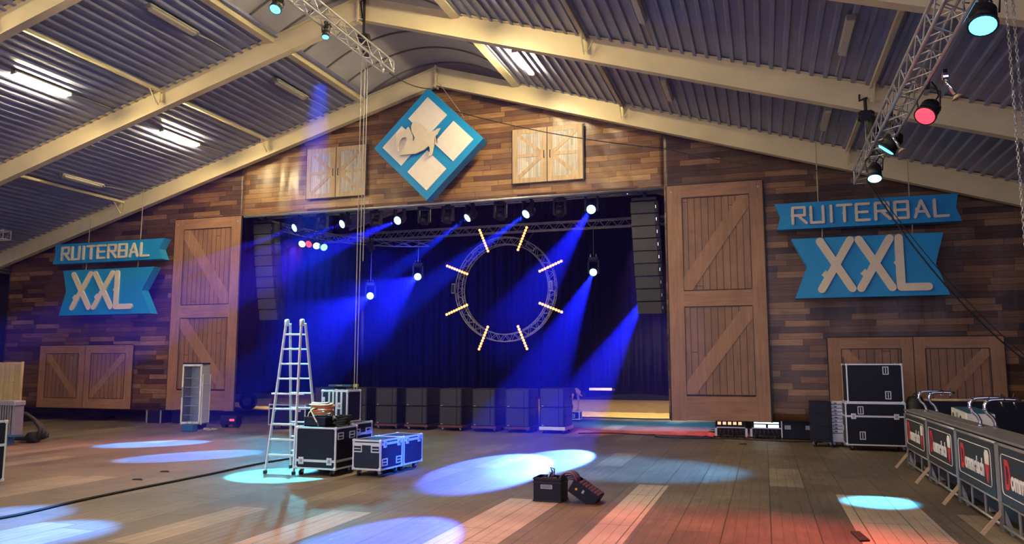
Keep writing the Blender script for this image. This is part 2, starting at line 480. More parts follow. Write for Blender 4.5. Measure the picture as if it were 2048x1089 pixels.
def big_door(mir, label):
    t = thing('barn_door', label, 'barn door', (-18.63 if mir else -1.2, Y0, .47), 0, 'tall printed barn doors')
    W2 = 1.40 if mir else 1.33; H = 6.75
    def fx(x): return -x if mir else x
    zp = [(6.37, 3.67), (3.2, .72)]
    b = MB(); b.bb((-W2, -.012, 0), (-W2 + .42, .012, H)); b.bb((W2 - .38, -.012, 0), (W2, .012, H)); b.build('stile', M_dstile, t)
    xi0, xi1 = -W2 + .42, W2 - .38
    b = MB(); b.bb((xi0, -.012, 6.37), (xi1, .012, H)); b.bb((xi0, -.012, 3.2), (xi1, .012, 3.67)); b.bb((xi0, -.012, 0.02), (xi1, .012, .68)); b.build('rail', M_drail, t)
    for (zt, zb) in zp:
        MB().bb((xi0, .002, zb), (xi1, .008, zt)).build('plank_panel', M_dpanel, t)
        xa, xb = (xi1, xi0) if mir else (xi0, xi1)
        MB().prism(diag(xa, zb, xb, zt, .40, 0, 0), -.014, .002).build('diagonal_brace', M_dstile, t)
        ln = MB()
        v = Vector((xb - xa, zt - zb)).normalized(); n = Vector((v.y, -v.x)) * (.222 if not mir else -.222)
        P = diag(xa + n.x, zb + n.y, xb + n.x, zt + n.y, .05, 0, 0)
        P2 = [(min(max(x, xi0), xi1), min(max(z, zb), zt)) for x, z in P]
        ln.prism(P2, -.009, .001)
        for (a, c) in (((xi0, zb), (xi1, zb)), ((xi0, zt), (xi1, zt)), ((xi0, zb), (xi0, zt)), ((xi1, zb), (xi1, zt))):
            ln.bar((a[0], -.013, a[1]), (c[0], -.013, c[1]), .006, .028, (0, 1, 0) if a[0] == c[0] else (0, 0, 1))
        ln.build('printed_edge_line', M_line, t)
    ln = MB(); 
    ln.bb((-W2 - .035, .004, -.01), (-W2, .012, H)); ln.bb((W2, .004, -.01), (W2 + .04, .012, H)); ln.bb((-W2, .004, H), (W2, .012, H + .035)); ln.build('printed_edge_line', M_line, t)
    r = MB()
    for x in (-W2 + .12, W2 - .12): r.cyl((x, -.012, H - .18), (x, -.022, H - .18), .03, n=10)
    r.build('eyelet', M_galv, t)
big_door(True, 'tall brown braced barn door print beside the glass-fronted fridge')
big_door(False, 'tall brown braced barn door print just left of the large XXL sign')
def small_door(x0, x1, label):
    cx = (x0 + x1) / 2; w = (x1 - x0) / 2; z0 = .47; H = 2.28
    t = thing('double_stable_door', label, 'barn door', (cx, Y0, z0), 0, 'low printed double doors')
    px = [(-w + .33, -.30), (.28, w - .33)]
    b = MB()
    for a, c in ((-w, -w + .33), (-.30, -.012), (.012, .28), (w - .33, w)): b.bb((a, -.012, 0), (c, .012, H))
    b.build('stile', M_dstile, t)
    b = MB()
    for a, c in px: b.bb((a, -.012, H - .3), (c, .012, H)); b.bb((a, -.012, 0), (c, .012, .36))
    b.build('rail', M_drail, t)
    ln = MB()
    for k, (a, c) in enumerate(px):
        MB().bb((a, .002, .36), (c, .008, H - .3)).build('plank_panel', M_dpanel, t)
        xa, xb = (c, a) if k == 0 else (a, c)
        MB().prism(diag(xa, .36, xb, H - .3, .24, 0, 0), -.013, .002).build('diagonal_brace', M_dstile, t)
        ln.bb((a - .012, -.014, .36), (a + .012, -.009, H - .3)); ln.bb((c - .012, -.014, .36), (c + .012, -.009, H - .3))
        ln.bb((a, -.014, .35), (c, -.009, .37)); ln.bb((a, -.014, H - .31), (c, -.009, H - .29))
    ln.bb((-w - .03, .002, 0), (-w, .01, H)); ln.bb((w, .002, 0), (w + .03, .01, H)); ln.bb((-w, .002, H), (w, .01, H + .03)); ln.bb((-.012, -.01, 0), (.012, .0, H))
    ln.build('printed_edge_line', M_line, t)
small_door(-25.95, -21.6, 'low brown double barn door print under the smaller XXL sign')
small_door(1.65, 5.8, 'low brown double barn door print behind the stacked flight cases and bar')
def shutter(cx, label):
    t = thing('window_shutter', label, 'window shutter', (cx, Y0 - .02, 7.64), 0, 'printed window shutters')
    H = 1.72; w = 1.12
    for s in (-1, 1):
        a, c = (-w, -.015) if s < 0 else (.015, w)
        b = MB(); b.bb((a, -.012, 0), (a + .16, .012, H)); b.bb((c - .16, -.012, 0), (c, .012, H)); b.bb((a + .16, -.012, H - .15), (c - .16, .012, H)); b.bb((a + .16, -.012, 0), (c - .16, .012, .15)); b.bb((a + .16, -.012, .81), (c - .16, .012, .91))
        f = b.build('shutter_frame', M_swood, t)
        MB().bb((a + .16, .0, .15), (c - .16, .006, H - .15)).build('whitewashed_panel', M_swhite, t)
        inner, outer = (c - .16, a + .16) if s < 0 else (a + .16, c - .16)
        for (z1, z2) in ((.91, H - .15), (.81, .15)):
            MB().prism(diag(inner, z1, outer, z2, .11, 0, 0), -.012, .0).build('diagonal_brace', M_swood, t)
        hx = c - .08 if s < 0 else a + .08
        h = MB(); h.tube([(hx, -.012, .74), (hx, -.05, .76), (hx, -.05, .96), (hx, -.012, .98)], .012, 6); h.build('handle', M_line, t)
    ln = MB(); ln.bb((-w - .03, .0, -.03), (w + .03, .008, 0)); ln.bb((-w - .03, .0, 0), (-w, .008, H)); ln.bb((w, 0, 0), (w + .04, .008, H)); ln.bb((-.015, 0, 0), (.015, .008, H)); ln.build('printed_edge_line', M_line, t)
shutter(-13.52, 'pair of whitewashed shutters printed left of the diamond sign')
shutter(-6.14, 'pair of whitewashed shutters printed right of the diamond sign, brightly lit')

# stage curtain
vs = []; fs = []; n = 700; x0, x1 = -26, 1.5
for j, z in enumerate((.68, 4, 9.6)):
    for i in range(n + 1):
        x = x0 + (x1 - x0) * i / n
        vs.append((x, 34 + .10 * math.sin(x * 9) + .05 * math.sin(x * 23 + 1), z + (.12 * math.sin(x * .9) if j == 0 else 0)))
for j in range(2):
    for i in range(n): a = j * (n + 1) + i; fs.append((a, a + 1, a + n + 2, a + n + 1))
o = MB().add(vs, fs).build('stage_curtain', M_curtain, smooth=True); tag(o, 'black pleated curtain closing the back of the stage, its hem above the sand', 'curtain')
o.modifiers.new('t', 'SOLIDIFY').thickness = .02
for (xx, yy0, yy1, lb) in ((-18.6, 24.5, 33.8, 'black side curtain at the fridge side of the stage'), (-1.9, 24.5, 33.8, 'black side curtain behind the right-hand speaker column')):
    vs = []; fs = []; n = 200
    for z in (.95, 8.9):
        for i in range(n + 1):
            y = yy0 + (yy1 - yy0) * i / n; vs.append((xx + .08 * math.sin(y * 9), y, z))
    for i in range(n): fs.append((i, i + 1, n + i + 2, n + i + 1))
    o = MB().add(vs, fs).build('side_curtain', M_curtain, smooth=True); tag(o, lb, 'curtain', 'side curtains'); o.modifiers.new('t', 'SOLIDIFY').thickness = .02

# haze over the stage
hz = bpy.data.materials.new('stage_haze'); hz.use_nodes = True
for nn in list(hz.node_tree.nodes):
    if nn.type == 'BSDF_PRINCIPLED': hz.node_tree.nodes.remove(nn)
vsn = hz.node_tree.nodes.new('ShaderNodeVolumeScatter'); vsn.inputs['Density'].default_value = .0048; vsn.inputs['Anisotropy'].default_value = .35
vsn.inputs['Color'].default_value = (.14, .09, 1, 1)
hz.node_tree.links.new(vsn.outputs[0], hz.node_tree.nodes['Material Output'].inputs['Volume'])
o = MB().bb((-24, 13.5, .02), (-1.0, 33.8, 8.2)).build('stage_haze', hz); tag(o, 'thin haze hanging in the stage opening, showing the blue beams', 'haze', kind='stuff')

# ------------------------------------------------------------------ fluorescent ceiling fixtures
def fixture(x, y, lit, label):
    z = low(x) + .50; sl = math.atan(.287 if x < XC else -.309)
    t = thing('ceiling_light', label, 'ceiling light', (x, y, z), 0, 'lit ceiling lights' if lit else 'unlit ceiling lights')
    MB().box((0, 0, .04), (.17, 1.62, .05), (0, -sl, 0)).build('housing', M_tubeoff, t, .008)
    MB().box((0, 0, -.015), (.14, 1.52, .07), (0, -sl, 0)).build('diffuser', (M_tube2 if x == -6.05 else M_tube) if lit else M_tubeoff, t, .01)
    c = MB()
    for dy in (-.6, .6): c.box((0, dy, .1), (.05, .04, .1))
    c.build('bracket', M_galv, t)
    for dy in (-.83, .83): MB().box((0, dy, .03), (.15, .04, .09)).build('end_cap', M_galv, t)
    e = MB(); e.tube([(0, .85, .03), (0, 1.4, .08), (0, 2.2, .09)], .012, 6); e.build('conduit', M_tubeoff, t)
names = {-17.55: 'left slope, middle row', -13.5: 'left slope, row by the ridge', -21.45: 'left slope, lowest row', -6.05: 'right slope, row by the ridge', -2.15: 'right slope, middle row', 1.65: 'right slope, lowest row'}
for yc in (-5.1, -.1, 4.9, 9.9, 14.85, 19.9):
    for x in names:
        lit = x in (-17.55, -6.05)
        if yc < 14 and not lit: continue
        where = 'far bay' if yc > 18 else ('near bay' if yc > 14 else ['second bay overhead', 'bay over the camera', 'first bay behind the camera', 'last bay behind the camera'][int(round((9.9 - yc) / 5))])
        fixture(x, yc, lit, f'{"brightly lit" if lit else "unlit"} ceiling light, {names[x]}, {where}')

# ------------------------------------------------------------------ signs
def stroke(b, pts, w, y0, y1, base):
    """board letter stroke with round ends; pts in letter units already scaled"""
    for a, c in zip(pts, pts[1:]):
        a = Vector(a); c = Vector(c); v = (c - a); L = v.length; v /= L; n = Vector((-v.y, v.x)); r = w / 2; poly = []
        a0 = math.atan2(v.y, v.x)
        for k in range(7):
            an = a0 - PI / 2 + PI * k / 6; poly.append((c.x + r * math.cos(an), c.y + r * math.sin(an)))
        for k in range(7):
            an = a0 + PI / 2 + PI * k / 6; poly.append((a.x + r * math.cos(an), a.y + r * math.sin(an)))
        base[0] += .0006
        b.prism(poly, y0 - base[0], y1)
GL = {'R': [[(0, 0), (0, 1), (.8, 1), (.8, .5), (0, .5)], [(.35, .5), (.9, 0)]], 'U': [[(0, 1), (0, 0), (.8, 0), (.8, 1)]], 'I': [[(.1, 0), (.1, 1)]],
      'T': [[(0, 1), (.9, 1)], [(.45, 1), (.45, 0)]], 'E': [[(.8, 1), (0, 1), (0, 0), (.8, 0)], [(0, .5), (.7, .5)]],
      'B': [[(0, 0), (0, 1), (.8, 1), (.8, 0), (0, 0)], [(0, .5), (.8, .5)]], 'A': [[(0, 0), (.4, 1), (.85, 0)], [(.2, .33), (.68, .33)]], 'L': [[(0, 1), (0, 0), (.8, 0)]], 'X': [[(0, 0), (.95, 1)], [(0, 1), (.95, 0)]]}
WD = {'I': .2}
def letters(parent, text, x0, x1, zc, h, w, y, spur=True):
    tot = sum(WD.get(c, .9) for c in text); gap = .32; u = (x1 - x0) / (tot + gap * (len(text) - 1)); x = x0
    for ch in text:
        b = MB(); base = [0]
        for st in GL[ch]: stroke(b, [(x + px * u, zc - h / 2 + pz * h) for px, pz in st], w, y - .055, y, base)
        sx, sz = (x + .10 * u, zc) if ch == 'I' else ((x + .45 * u, zc) if ch == 'T' else ((x + .2 * u, zc - .2 * h) if ch == 'X' else (x + (.13 * u if ch == 'A' else 0), zc)))
        r = w * .62
        b.prism([(sx - r * 1.25, sz), (sx - r * .3, sz + r), (sx + .2 * r, sz), (sx - r * .3, sz - r)], y - .0565, y)
        b.build('letter_' + ch.lower(), M_creamp, parent)
        x += (WD.get(ch, .9) + gap) * u
def ribbon(name, label, x0, x1, z0, z1, nl, nr, slant_l, slant_r, text, y=22.15, th=.34, hk=.62, tz=0, ropes=(), margin=(.13, .1)):
    cx = (x0 + x1) / 2; zc = (z0 + z1) / 2; w = (x1 - x0) / 2; h = (z1 - z0) / 2
    t = thing(name, label, 'hanging sign', (cx, y, z0), 0)
    poly = [(-w + slant_l[0], 0), (-w + nl, h * slant_l[2]), (-w + slant_l[1], 2 * h), (w - slant_r[1], 2 * h), (w - nr, h * slant_r[2]), (w - slant_r[0], 0)]
    MB().prism(poly, -th / 2, th / 2).build('ribbon_board', M_blue, t)
    letters(t, text, -w + 2 * w * margin[0], w - 2 * w * margin[1], h + tz, 2 * h * hk, 2 * h * hk * (.16 if len(text) > 4 else .155), -th / 2)
    rp = MB()
    for rx, za, zb_ in ropes: rp.tube([(rx - cx, 0, za - z0), (rx - cx + .01, .01, zb_ - z0)], .014, 6)
    if ropes:
        rp.build('rope', M_rope, t)
    return t
rt = lambda x: low(x) + .6
ribbon('ribbon_sign', 'long blue ribbon sign with cream letters, nearer the fridge side, above the smaller XXL board', -24.85, -19.85, 5.72, 6.45, .12, .22, (.0, .05, 1.0), (.05, .0, 1.0), 'RUITERBAL', ropes=((-23.4, 6.45, rt(-23.4)), (-21.05, 6.45, rt(-21.05))), margin=(.09, .12))
ribbon('xxl_sign', 'smaller-looking blue XXL board left of the stage', -24.4, -20.22, 3.82, 5.46, .28, .5, (.0, .08, 1.05), (.05, .0, 1.0), 'XXL', ropes=((-23.45, 5.46, 5.72), (-21.1, 5.46, 5.72)), margin=(.15, .2), hk=.74, tz=.05)
ribbon('ribbon_sign', 'long blue ribbon sign with cream letters, right of the stage above the larger XXL board', .43, 4.9, 5.65, 6.36, .13, .12, (.04, .0, 1.0), (.0, .05, 1.0), 'RUITERBAL', ropes=((1.54, 6.36, rt(1.54)), (3.76, 6.36, rt(3.76))), margin=(.10, .06), hk=.60)
ribbon('xxl_sign', 'larger blue XXL board right of the stage', .82, 4.52, 3.78, 5.38, .36, .28, (.03, .0, 1.05), (.0, .06, 1.0), 'XXL', ropes=((1.6, 5.38, 5.65), (3.78, 5.38, 5.65)), margin=(.19, .11), hk=.80, tz=.06)

# diamond sign with the horse emblem
t = thing('diamond_sign', 'large blue diamond sign with four white squares and a cream leaping horse', 'hanging sign', (-9.78, 22.0, 7.1))
hx, hz_ = 1.86, 1.81
pc = lambda u, v: ((u - v) * hx / 1, (u + v) * hz_)          # u,v in 0..1 from the bottom corner
MB().prism([pc(0, 0), pc(1, 0), pc(1, 1), pc(0, 1)], -.2, .2).build('diamond_board', M_blue, t)
for (u0, v0) in ((.085, .085), (.085, .56), (.56, .085), (.56, .56)):
    MB().prism([pc(u0, v0), pc(u0 + .355, v0), pc(u0 + .355, v0 + .355), pc(u0, v0 + .355)], -.225, -.2).build('white_square', M_white, t)
HP = [(372, 403), (352, 425), (288, 450), (266, 480), (270, 555), (287, 592), (292, 545), (304, 512), (326, 490), (352, 489), (366, 506), (350, 545), (328, 592), (303, 632), (440, 631), (505, 606), (530, 588), (545, 577), (558, 600), (553, 640), (543, 668), (572, 656), (582, 612), (590, 560), (592, 522), (612, 486), (640, 440), (600, 455), (560, 470), (535, 468), (520, 448), (500, 415), (465, 385), (430, 362), (412, 368), (396, 402), (402, 450), (428, 500), (424, 530), (408, 520), (412, 490), (392, 440)]
hp = [((x - 518) / 227.0 * 1.0 * (1.86 / 2.02), (1008 - y) / 231.0 * (1.81 / 2.0)) for x, y in HP]
MB().prism(hp, -.36, -.30).build('horse_emblem', M_creamp, t)
MB().prism([((x - 518) / 246.5, (1008 - y) / 255.) for x, y in [(640, 440), (604, 446), (606, 454), (585, 462), (600, 500), (612, 560), (600, 540), (585, 500)]], -.345, -.30).build('horse_tail', M_creamp, t)
b = MB()
for px_, pz_ in ((-.35, 1.75), (.1, 2.1), (.15, 1.6)): b.cyl((px_, -.30, pz_), (px_, -.2, pz_), .03)
b.build('emblem_spacer', M_creamp, t)
r = MB(); r.tube([(-.55, 0, 3.1), (0.03, .2, 3.85)], .012, 6); r.tube([(1.15, 0, 2.6), (.2, .2, 3.9)], .012, 6); r.build('rope', M_rope, t)

# ------------------------------------------------------------------ trusses
def tri_truss(b, a, c, s=.29, tube=.024, step=.25, flip=False, full=True):
    """triangular or square lattice beam from a to c"""
    a = Vector(a); c = Vector(c); d = (c - a); L = d.length; d /= L
    sx = d.cross(Vector((0, 0, 1))).normalized(); up = Vector((0, 0, 1))
    off = [sx * s / 2 + up * s, -sx * s / 2 + up * s, sx * s / 2, -sx * s / 2] if full else ([sx * s / 2, -sx * s / 2, up * s * .87] if not flip else [sx * s / 2 + up * s * .87, -sx * s / 2 + up * s * .87, Vector((0, 0, 0))])
    for o_ in off: b.cyl(a + o_, c + o_, tube, n=8)
    pairs = [(0, 1), (2, 3), (0, 2), (1, 3)] if full else [(0, 1), (0, 2), (1, 2)]
    n = max(1, int(L / step))
    for (i, j) in pairs:
        for k in range(n):
            p = a + d * (L * k / n); q = a + d * (L * (k + 1) / n)
            A, B = (off[i], off[j]) if k % 2 == 0 else (off[j], off[i])
            b.cyl(p + A, q + B, tube * .42, n=5, cap=False)
    for p in (a, c):
        for (i, j) in pairs: b.cyl(p + off[i], p + off[j], tube * .6, n=6)
    return b
def truss(label, a, c, base, **kw):
    t = thing('lighting_truss', label, 'truss', base, 0)
    b = tri_truss(MB(), Vector(a) - Vector(base), Vector(c) - Vector(base), **kw); b.build('lattice_beam', M_alud, t, smooth=True)
    return t
TL = truss('square lattice truss running under the left roof slope toward the diamond sign', (-9.2, -1, 9.72), (-9.2, 17.95, 9.72), (-9.2, 17.95, 9.72), step=.3)
TR = truss('square lattice truss hanging over the bar on the right', (2.12, -1, 5.86), (2.12, 17.75, 5.86), (2.12, 17.75, 5.86), step=.3)
truss('short end of a lattice truss at the left picture edge below the roof', (-26.6, 20, 6.35), (-24.75, 20, 6.35), (-24.75, 20, 6.35), step=.3)
TF = truss('long truss just behind the header carrying the stage heads', (-17.2, 23.7, 7.30), (-2.7, 23.7, 7.30), (-17.2, 23.7, 7.30))
truss('straight rear truss across the stage above the ring', (-18.4, 29.15, 7.28), (-2.1, 29.15, 7.28), (-18.4, 29.15, 7.28))
t = thing('curved_truss', 'dark curved truss sweeping from the left speaker column toward the rear truss', 'truss', (-17.0, 24.5, 7.0))
b = MB(); pp = [Vector((-17.0 + 3.8 * (1 - math.cos(k * PI / 16)), 24.5 + 5.3 * math.sin(k * PI / 16) , 7.0)) - Vector((-17.0, 24.5, 7.0)) for k in range(9)]
for dz, dr in ((0, 0), (.26, .15), (.26, -.15)):
    b.tube([p + Vector((dr, 0, dz)) for p in pp], .024, 6)
for p, q in zip(pp, pp[1:]):
    b.cyl(p, q + Vector((.15, 0, .26)), .011, n=5); b.cyl(p + Vector((.15, 0, .26)), q, .011, n=5); b.cyl(p + Vector((-.15, 0, .26)), q, .011, n=5)
b.build('lattice_beam', M_alud, t, smooth=True)
# ring truss
RC = Vector((-9.58, 29.0, 5.0))
t = thing('ring_truss', 'circular lattice truss hung in the middle of the stage', 'truss', (RC.x, RC.y, RC.z - 2.08))
b = MB(); N = 64; lc = Vector((0, 0, 2.08))
def rp_(r, a, y=0): return lc + Vector((r * math.cos(a), y, r * math.sin(a)))
for (r, y) in ((2.06, -.13), (1.78, -.13), (2.06, .13), (1.78, .13)):
    b.tube([rp_(r, 2 * PI * k / N, y) for k in range(N + 1)], .022, 6)
for k in range(N):
    a0 = 2 * PI * k / N; a1 = 2 * PI * (k + 1) / N
    for y in (-.13, .13):
        r0, r1 = (2.06, 1.78) if k % 2 else (1.78, 2.06)
        b.cyl(rp_(r0, a0, y), rp_(r1, a1, y), .010, n=5, cap=False)
    for r in (2.06, 1.78): b.cyl(rp_(r, a0, -.13 if k % 2 else .13), rp_(r, a1, .13 if k % 2 else -.13), .010, n=5, cap=False)
b.build('ring_lattice', M_alud, t, smooth=True)
b = MB()
for a in (PI / 2 - .45, PI / 2 + .45): p = rp_(2.05, a); b.tube([p, (p.x, 1.1, 4.55)], .008, 5)
b.build('hanging_wire', M_steelrope, t)
# LED bars and blinders on the ring
dirs = ['upper right, steep', 'upper right, flatter', 'lower right, flatter', 'lower right, steep', 'lower left, steep', 'lower left, flatter', 'upper left, flatter', 'upper left, steep']
for k in range(8):
    a = PI / 2 - PI / 8 - k * PI / 4
    d = Vector((math.cos(a), 0, math.sin(a))); cen = RC + d * 2.08 + Vector((0, -.28, 0))
    t = thing('led_bar', f'orange-glowing light bar on the ring truss, {dirs[k]}', 'light bar', cen, 0, 'orange light bars on the ring')
    s = Vector((-d.z, 0, d.x))
    MB().bar(d * -.52, d * .52, .10, .10, (0, 1, 0)).build('housing', M_blackm, t)
    for j in range(9):
        p = d * (-.46 + .115 * j) + Vector((0, -.05, 0))
        MB().cyl(p, p + Vector((0, -.025, 0)), .052, .04, n=12).build('led_lens', M_led, t)
    MB().bar(Vector((0, .04, 0)), Vector((0, .16, 0)), .06, .08).build('clamp', M_blackm, t)
for k, a in enumerate((2.4, .96, .02, PI - .03)):
    d = Vector((math.cos(a), 0, math.sin(a))); cen = RC + d * (1.92 if k != 3 else 2.1) + Vector((0, -.25, 0)); s = Vector((-d.z, 0, d.x))
    t = thing('strobe_light', ('grey strobe box on the upper left of the ring', 'grey strobe box on the upper right of the ring', 'grey strobe box at the right of the ring', 'grey strobe box at the left of the ring')[k], 'strobe light', cen, 0, 'grey strobe boxes on the ring')
    MB().bar(s * -.2, s * .2, .15, .09, (0, 1, 0)).build('housing', M_galv, t, .01)
    MB().bar(s * -.16 + Vector((0, -.05, 0)), s * .16 + Vector((0, -.05, 0)), .10, .02, (0, 1, 0)).build('front_glass', M_lensoff, t)
    MB().bar(s * -.03 + Vector((0, .04, 0)), s * .03 + Vector((0, .12, 0)), .05, .05, (0, 1, 0)).build('clamp', M_blackm, t)

# ------------------------------------------------------------------ moving heads
BEAM = (.05, .13, 1.0)
def mhead(lens, tgt, label, lit=True, power=0, ang=9, hang=None, yokez=.34, name='moving_head_light', mat_l=None, group='blue-lit stage heads', rad=.05, bc=BEAM):
    """lens: centre of the head in world space; hangs from hang (world z of the pipe)"""
    lens = Vector(lens); top = lens.z + yokez + .22
    t = thing(name, label, 'stage light', (lens.x, lens.y, top), 0, group)
    c = Vector((0, 0, lens.z - top)); aim = (Vector(tgt) - lens).normalized()
    ya = math.atan2(aim.y, aim.x) - PI / 2 + PI
    R = Matrix.Rotation(ya, 3, 'Z')
    b = MB(); b.box((0, 0, -.08), (.36, .30, .13), R); b.build('base', M_blackm, t, .015)
    b = MB()
    for s in (-1, 1):
        b.bar(R @ Vector((s * .19, 0, -.13)), R @ Vector((s * .19, 0, c.z - .08)), .06, .14, R @ Vector((0, 1, 0)))
    b.box((0, 0, -.155), (.44, .14, .04), R)
    b.build('yoke', M_blackm, t, .01)
    b = MB(); b.cyl(c - aim * .26, c - aim * .10, .10, .16, n=18); b.cyl(c - aim * .10, c + aim * .12, .16, .15, n=18)
    h = b.build('head', M_blackm, t, smooth=True)
    b = MB(); b.cyl(c + aim * .12, c + aim * .135, .14, .12, n=20); b.build('lens', (mat_l or M_lensb) if lit else M_lensoff, h)
    b = MB()
    for s in (-1, 1):
        b.box((s * .11, 0, .02), (.05, .05, .08)); b.cyl((s * .11 - .02, 0, .07), (s * .11 + .02, 0, .07), .045, n=10); b.box((s * .11, -.06, .06), (.02, .06, .02))
    b.build('clamp', M_chrome, t)
    if hang:
        MB().tube([(0, 0, .06), (0, .02, hang - top)], .012, 5).build('drop_pipe', M_steelrope, t)
    if lit and power: spot(lens + aim * .2, tgt, bc, power, ang, .25, rad, t)
    return t
FP = 110000
def G(x, y): return (x, y, 0)
mhead((-15.6, 23.65, 6.9), G(-22.5, 11.0), 'blue-lit moving head nearest the left speaker column', power=FP * .5, ang=8)
mhead((-13.7, 23.65, 6.93), G(-20.5, 10.0), 'blue-lit moving head above the four coloured lamps, second from the left column', power=FP * .6, ang=8)
mhead((-11.6, 23.65, 6.93), G(-15.2, 8.2), 'blue-lit moving head just left of the diamond sign tip', power=FP, ang=9)
mhead((-9.05, 23.65, 6.9), G(-15.0, 16.8), 'blue-lit moving head just right of the diamond sign tip', power=FP, ang=9, bc=(.03, .24, 1))
mhead((-7.05, 23.65, 6.9), G(-12.15, 14.9), 'blue-lit moving head above the ring truss', power=FP, ang=9, bc=(.03, .24, 1))
mhead((-4.97, 23.65, 6.9), G(-4.2, 7.8), 'blue-lit moving head nearest the right speaker column', power=FP, ang=6.5)
for x, lb in ((-16.6, 'between the left column and the first lit head'), (-14.6, 'right of the first lit head'), (-12.5, 'beside the hoist chains'), (-10.7, 'below the diamond sign'), (-9.85, 'second below the diamond sign'), (-8.0, 'with a looped cable, above the ring'), (-6.0, 'left of the rightmost lit head')):
    tgt = (x + random.uniform(-.5, .5), 21.5, 0) if x != -16.6 else (x, 23, 0)
    if x == -16.6: continue
    mhead((x, 23.68, 6.86), tgt, f'unlit black spotlight on the front truss, {lb}', lit=False, yokez=.3, name='unlit_stage_light', group='unlit stage lights')
H2 = 110000
mhead((-15.5, 29, 4.9), (-4.9, 4.05, 1.0), 'blue-lit head hung lowest, left of the hoist chains', power=H2, ang=6, hang=7.35)
mhead((-13.35, 29, 5.63), (-4.15, 3.8, 1.0), 'blue-lit head hung between the hoist chains and the ring', power=H2, ang=6.5, hang=7.35)
mhead((-6.05, 29, 5.57), G(-5.1, 15.0), 'blue-lit head hung alone right of the ring', power=H2 * 1.05, ang=8.5, hang=7.35)
mhead((-4.1, 29, 4.6), G(-4.45, 16.5), 'blue-lit head hidden behind the right speaker column', power=H2 * 1.3, ang=8, hang=7.35)

def par(lens, tgt, label, ml, color, power, ang, top=None, r=.13, L=.34, group='coloured par lamps', blend=.6, thname='par_lamp'):
    lens = Vector(lens); aim = (Vector(tgt) - lens).normalized(); back = lens - aim * L
    mid = (lens + back) / 2; tz = top if top else mid.z + .35
    t = thing(thname, label, 'stage light', (mid.x, mid.y, tz), 0, group); o = Vector((mid.x, mid.y, tz))
    a, c = lens - o, back - o
    b = MB(); b.cyl(c, c + aim * .1, r * .55, r, n=18); b.cyl(c + aim * .1, a - aim * .03, r, r, n=18); b.cyl(a - aim * .04, a, r * 1.1, r * 1.1, n=18); can = b.build('can', M_blackm, t, smooth=True)
    MB().cyl(a, a + aim * .012, r * .95, r * .85, n=20).build('lens', ml, can)
    sd = aim.cross(Vector((0, 0, 1))).normalized(); m_ = mid - o
    b = MB(); b.tube([m_ + sd * r * 1.1, m_ + sd * r * 1.25 + Vector((0, 0, .22)), Vector((0, 0, -.06)) + sd * .05, Vector((0, 0, -.06)) - sd * .05, m_ - sd * r * 1.25 + Vector((0, 0, .22)), m_ - sd * r * 1.1], .013, 6); b.build('yoke', M_blackm, t)
    b = MB(); b.box((0, 0, -.02), (.06, .05, .1)); b.cyl((-.03, 0, .05), (.03, 0, .05), .05, n=10); b.build('clamp', M_blackm, t)
    b = MB(); b.tube([c, c + Vector((.08, .02, .12)), Vector((.12, .05, -.05)), Vector((.05, 0, .03))], .012, 5); b.build('power_cable', M_rubber, t)
    if power: spot(lens + aim * .03, tgt, color, power, ang, blend, .08, t)
    return t
RED = (1., .06, .07); CY = (.04, .5, 1.)
par((-15.9, 24.45, 6.42), (-14.2, 14.5, 0), 'cyan-lit lamp leftmost in the row of four by the left speaker column', M_lensw, CY, 1500, 50)
par((-15.62, 24.45, 6.40), (-15.5, 12.0, 0), 'red-lit lamp in the row of four by the left speaker column', M_lensr, RED, 3500, 48)
par((-15.32, 24.5, 6.33), (-9, 16, 0), 'pale teal lamp third in the row of four by the left speaker column', M_lensw, (.1, .7, 1), 900, 55)
par((-15.04, 24.55, 6.27), (-4, 17, 0), 'small green-teal lamp rightmost in the row of four by the left speaker column', M_lensg, (.1, .9, .7), 500, 50)
t = thing('lamp_bar', 'black pipe carrying the four coloured lamps', 'lamp bar', (-15.5, 24.72, 6.85)); MB().cyl((-.65, -.1, -.0), (.7, -.1, -.0), .025).build('pipe', M_blackm, t)
MB().cyl((0, -.1, 0), (0, -.1, .5), .02).build('drop_pipe', M_blackm, t)
par((-9.48, 13.3, 9.42), (-9.75, 8.1, 0), 'cyan-lit par can on the left truss, nearest the picture top', M_lensc, (.05, .3, 1), 30000, 10, top=9.8, r=.12)
par((-9.25, 14.9, 9.45), (-8.66, 13.1, 1.5), 'small lamp with faint cyan lens under the left truss', M_lensc, (.06, .7, 1.), 75000, 12, top=9.75, r=.08, L=.25, blend=.2)
par((2.56, 9.9, 5.92), (1.55, 6.9, 0), 'largest cyan-lit par can on the right truss', M_lensc, CY, 800, 30, top=6.3, r=.15)
par((2.32, 12.1, 5.55), (-1.4, 7.6, 0), 'red-lit par can on the right truss', M_lensr, RED, 2600, 70, top=6.05, r=.14)
par((2.12, 14.35, 5.68), (-2.4, 15.6, 0), 'cyan-lit par can facing out of the right truss, upper of two together', M_lensc, (.04, .42, 1), 6500, 34, top=6.25, r=.15)
par((2.06, 15.4, 5.42), (1.55, 12.95, 0), 'cyan-lit par can at the lower end of the right truss', M_lensw, CY, 14000, 11, top=5.95, r=.12, blend=.5)
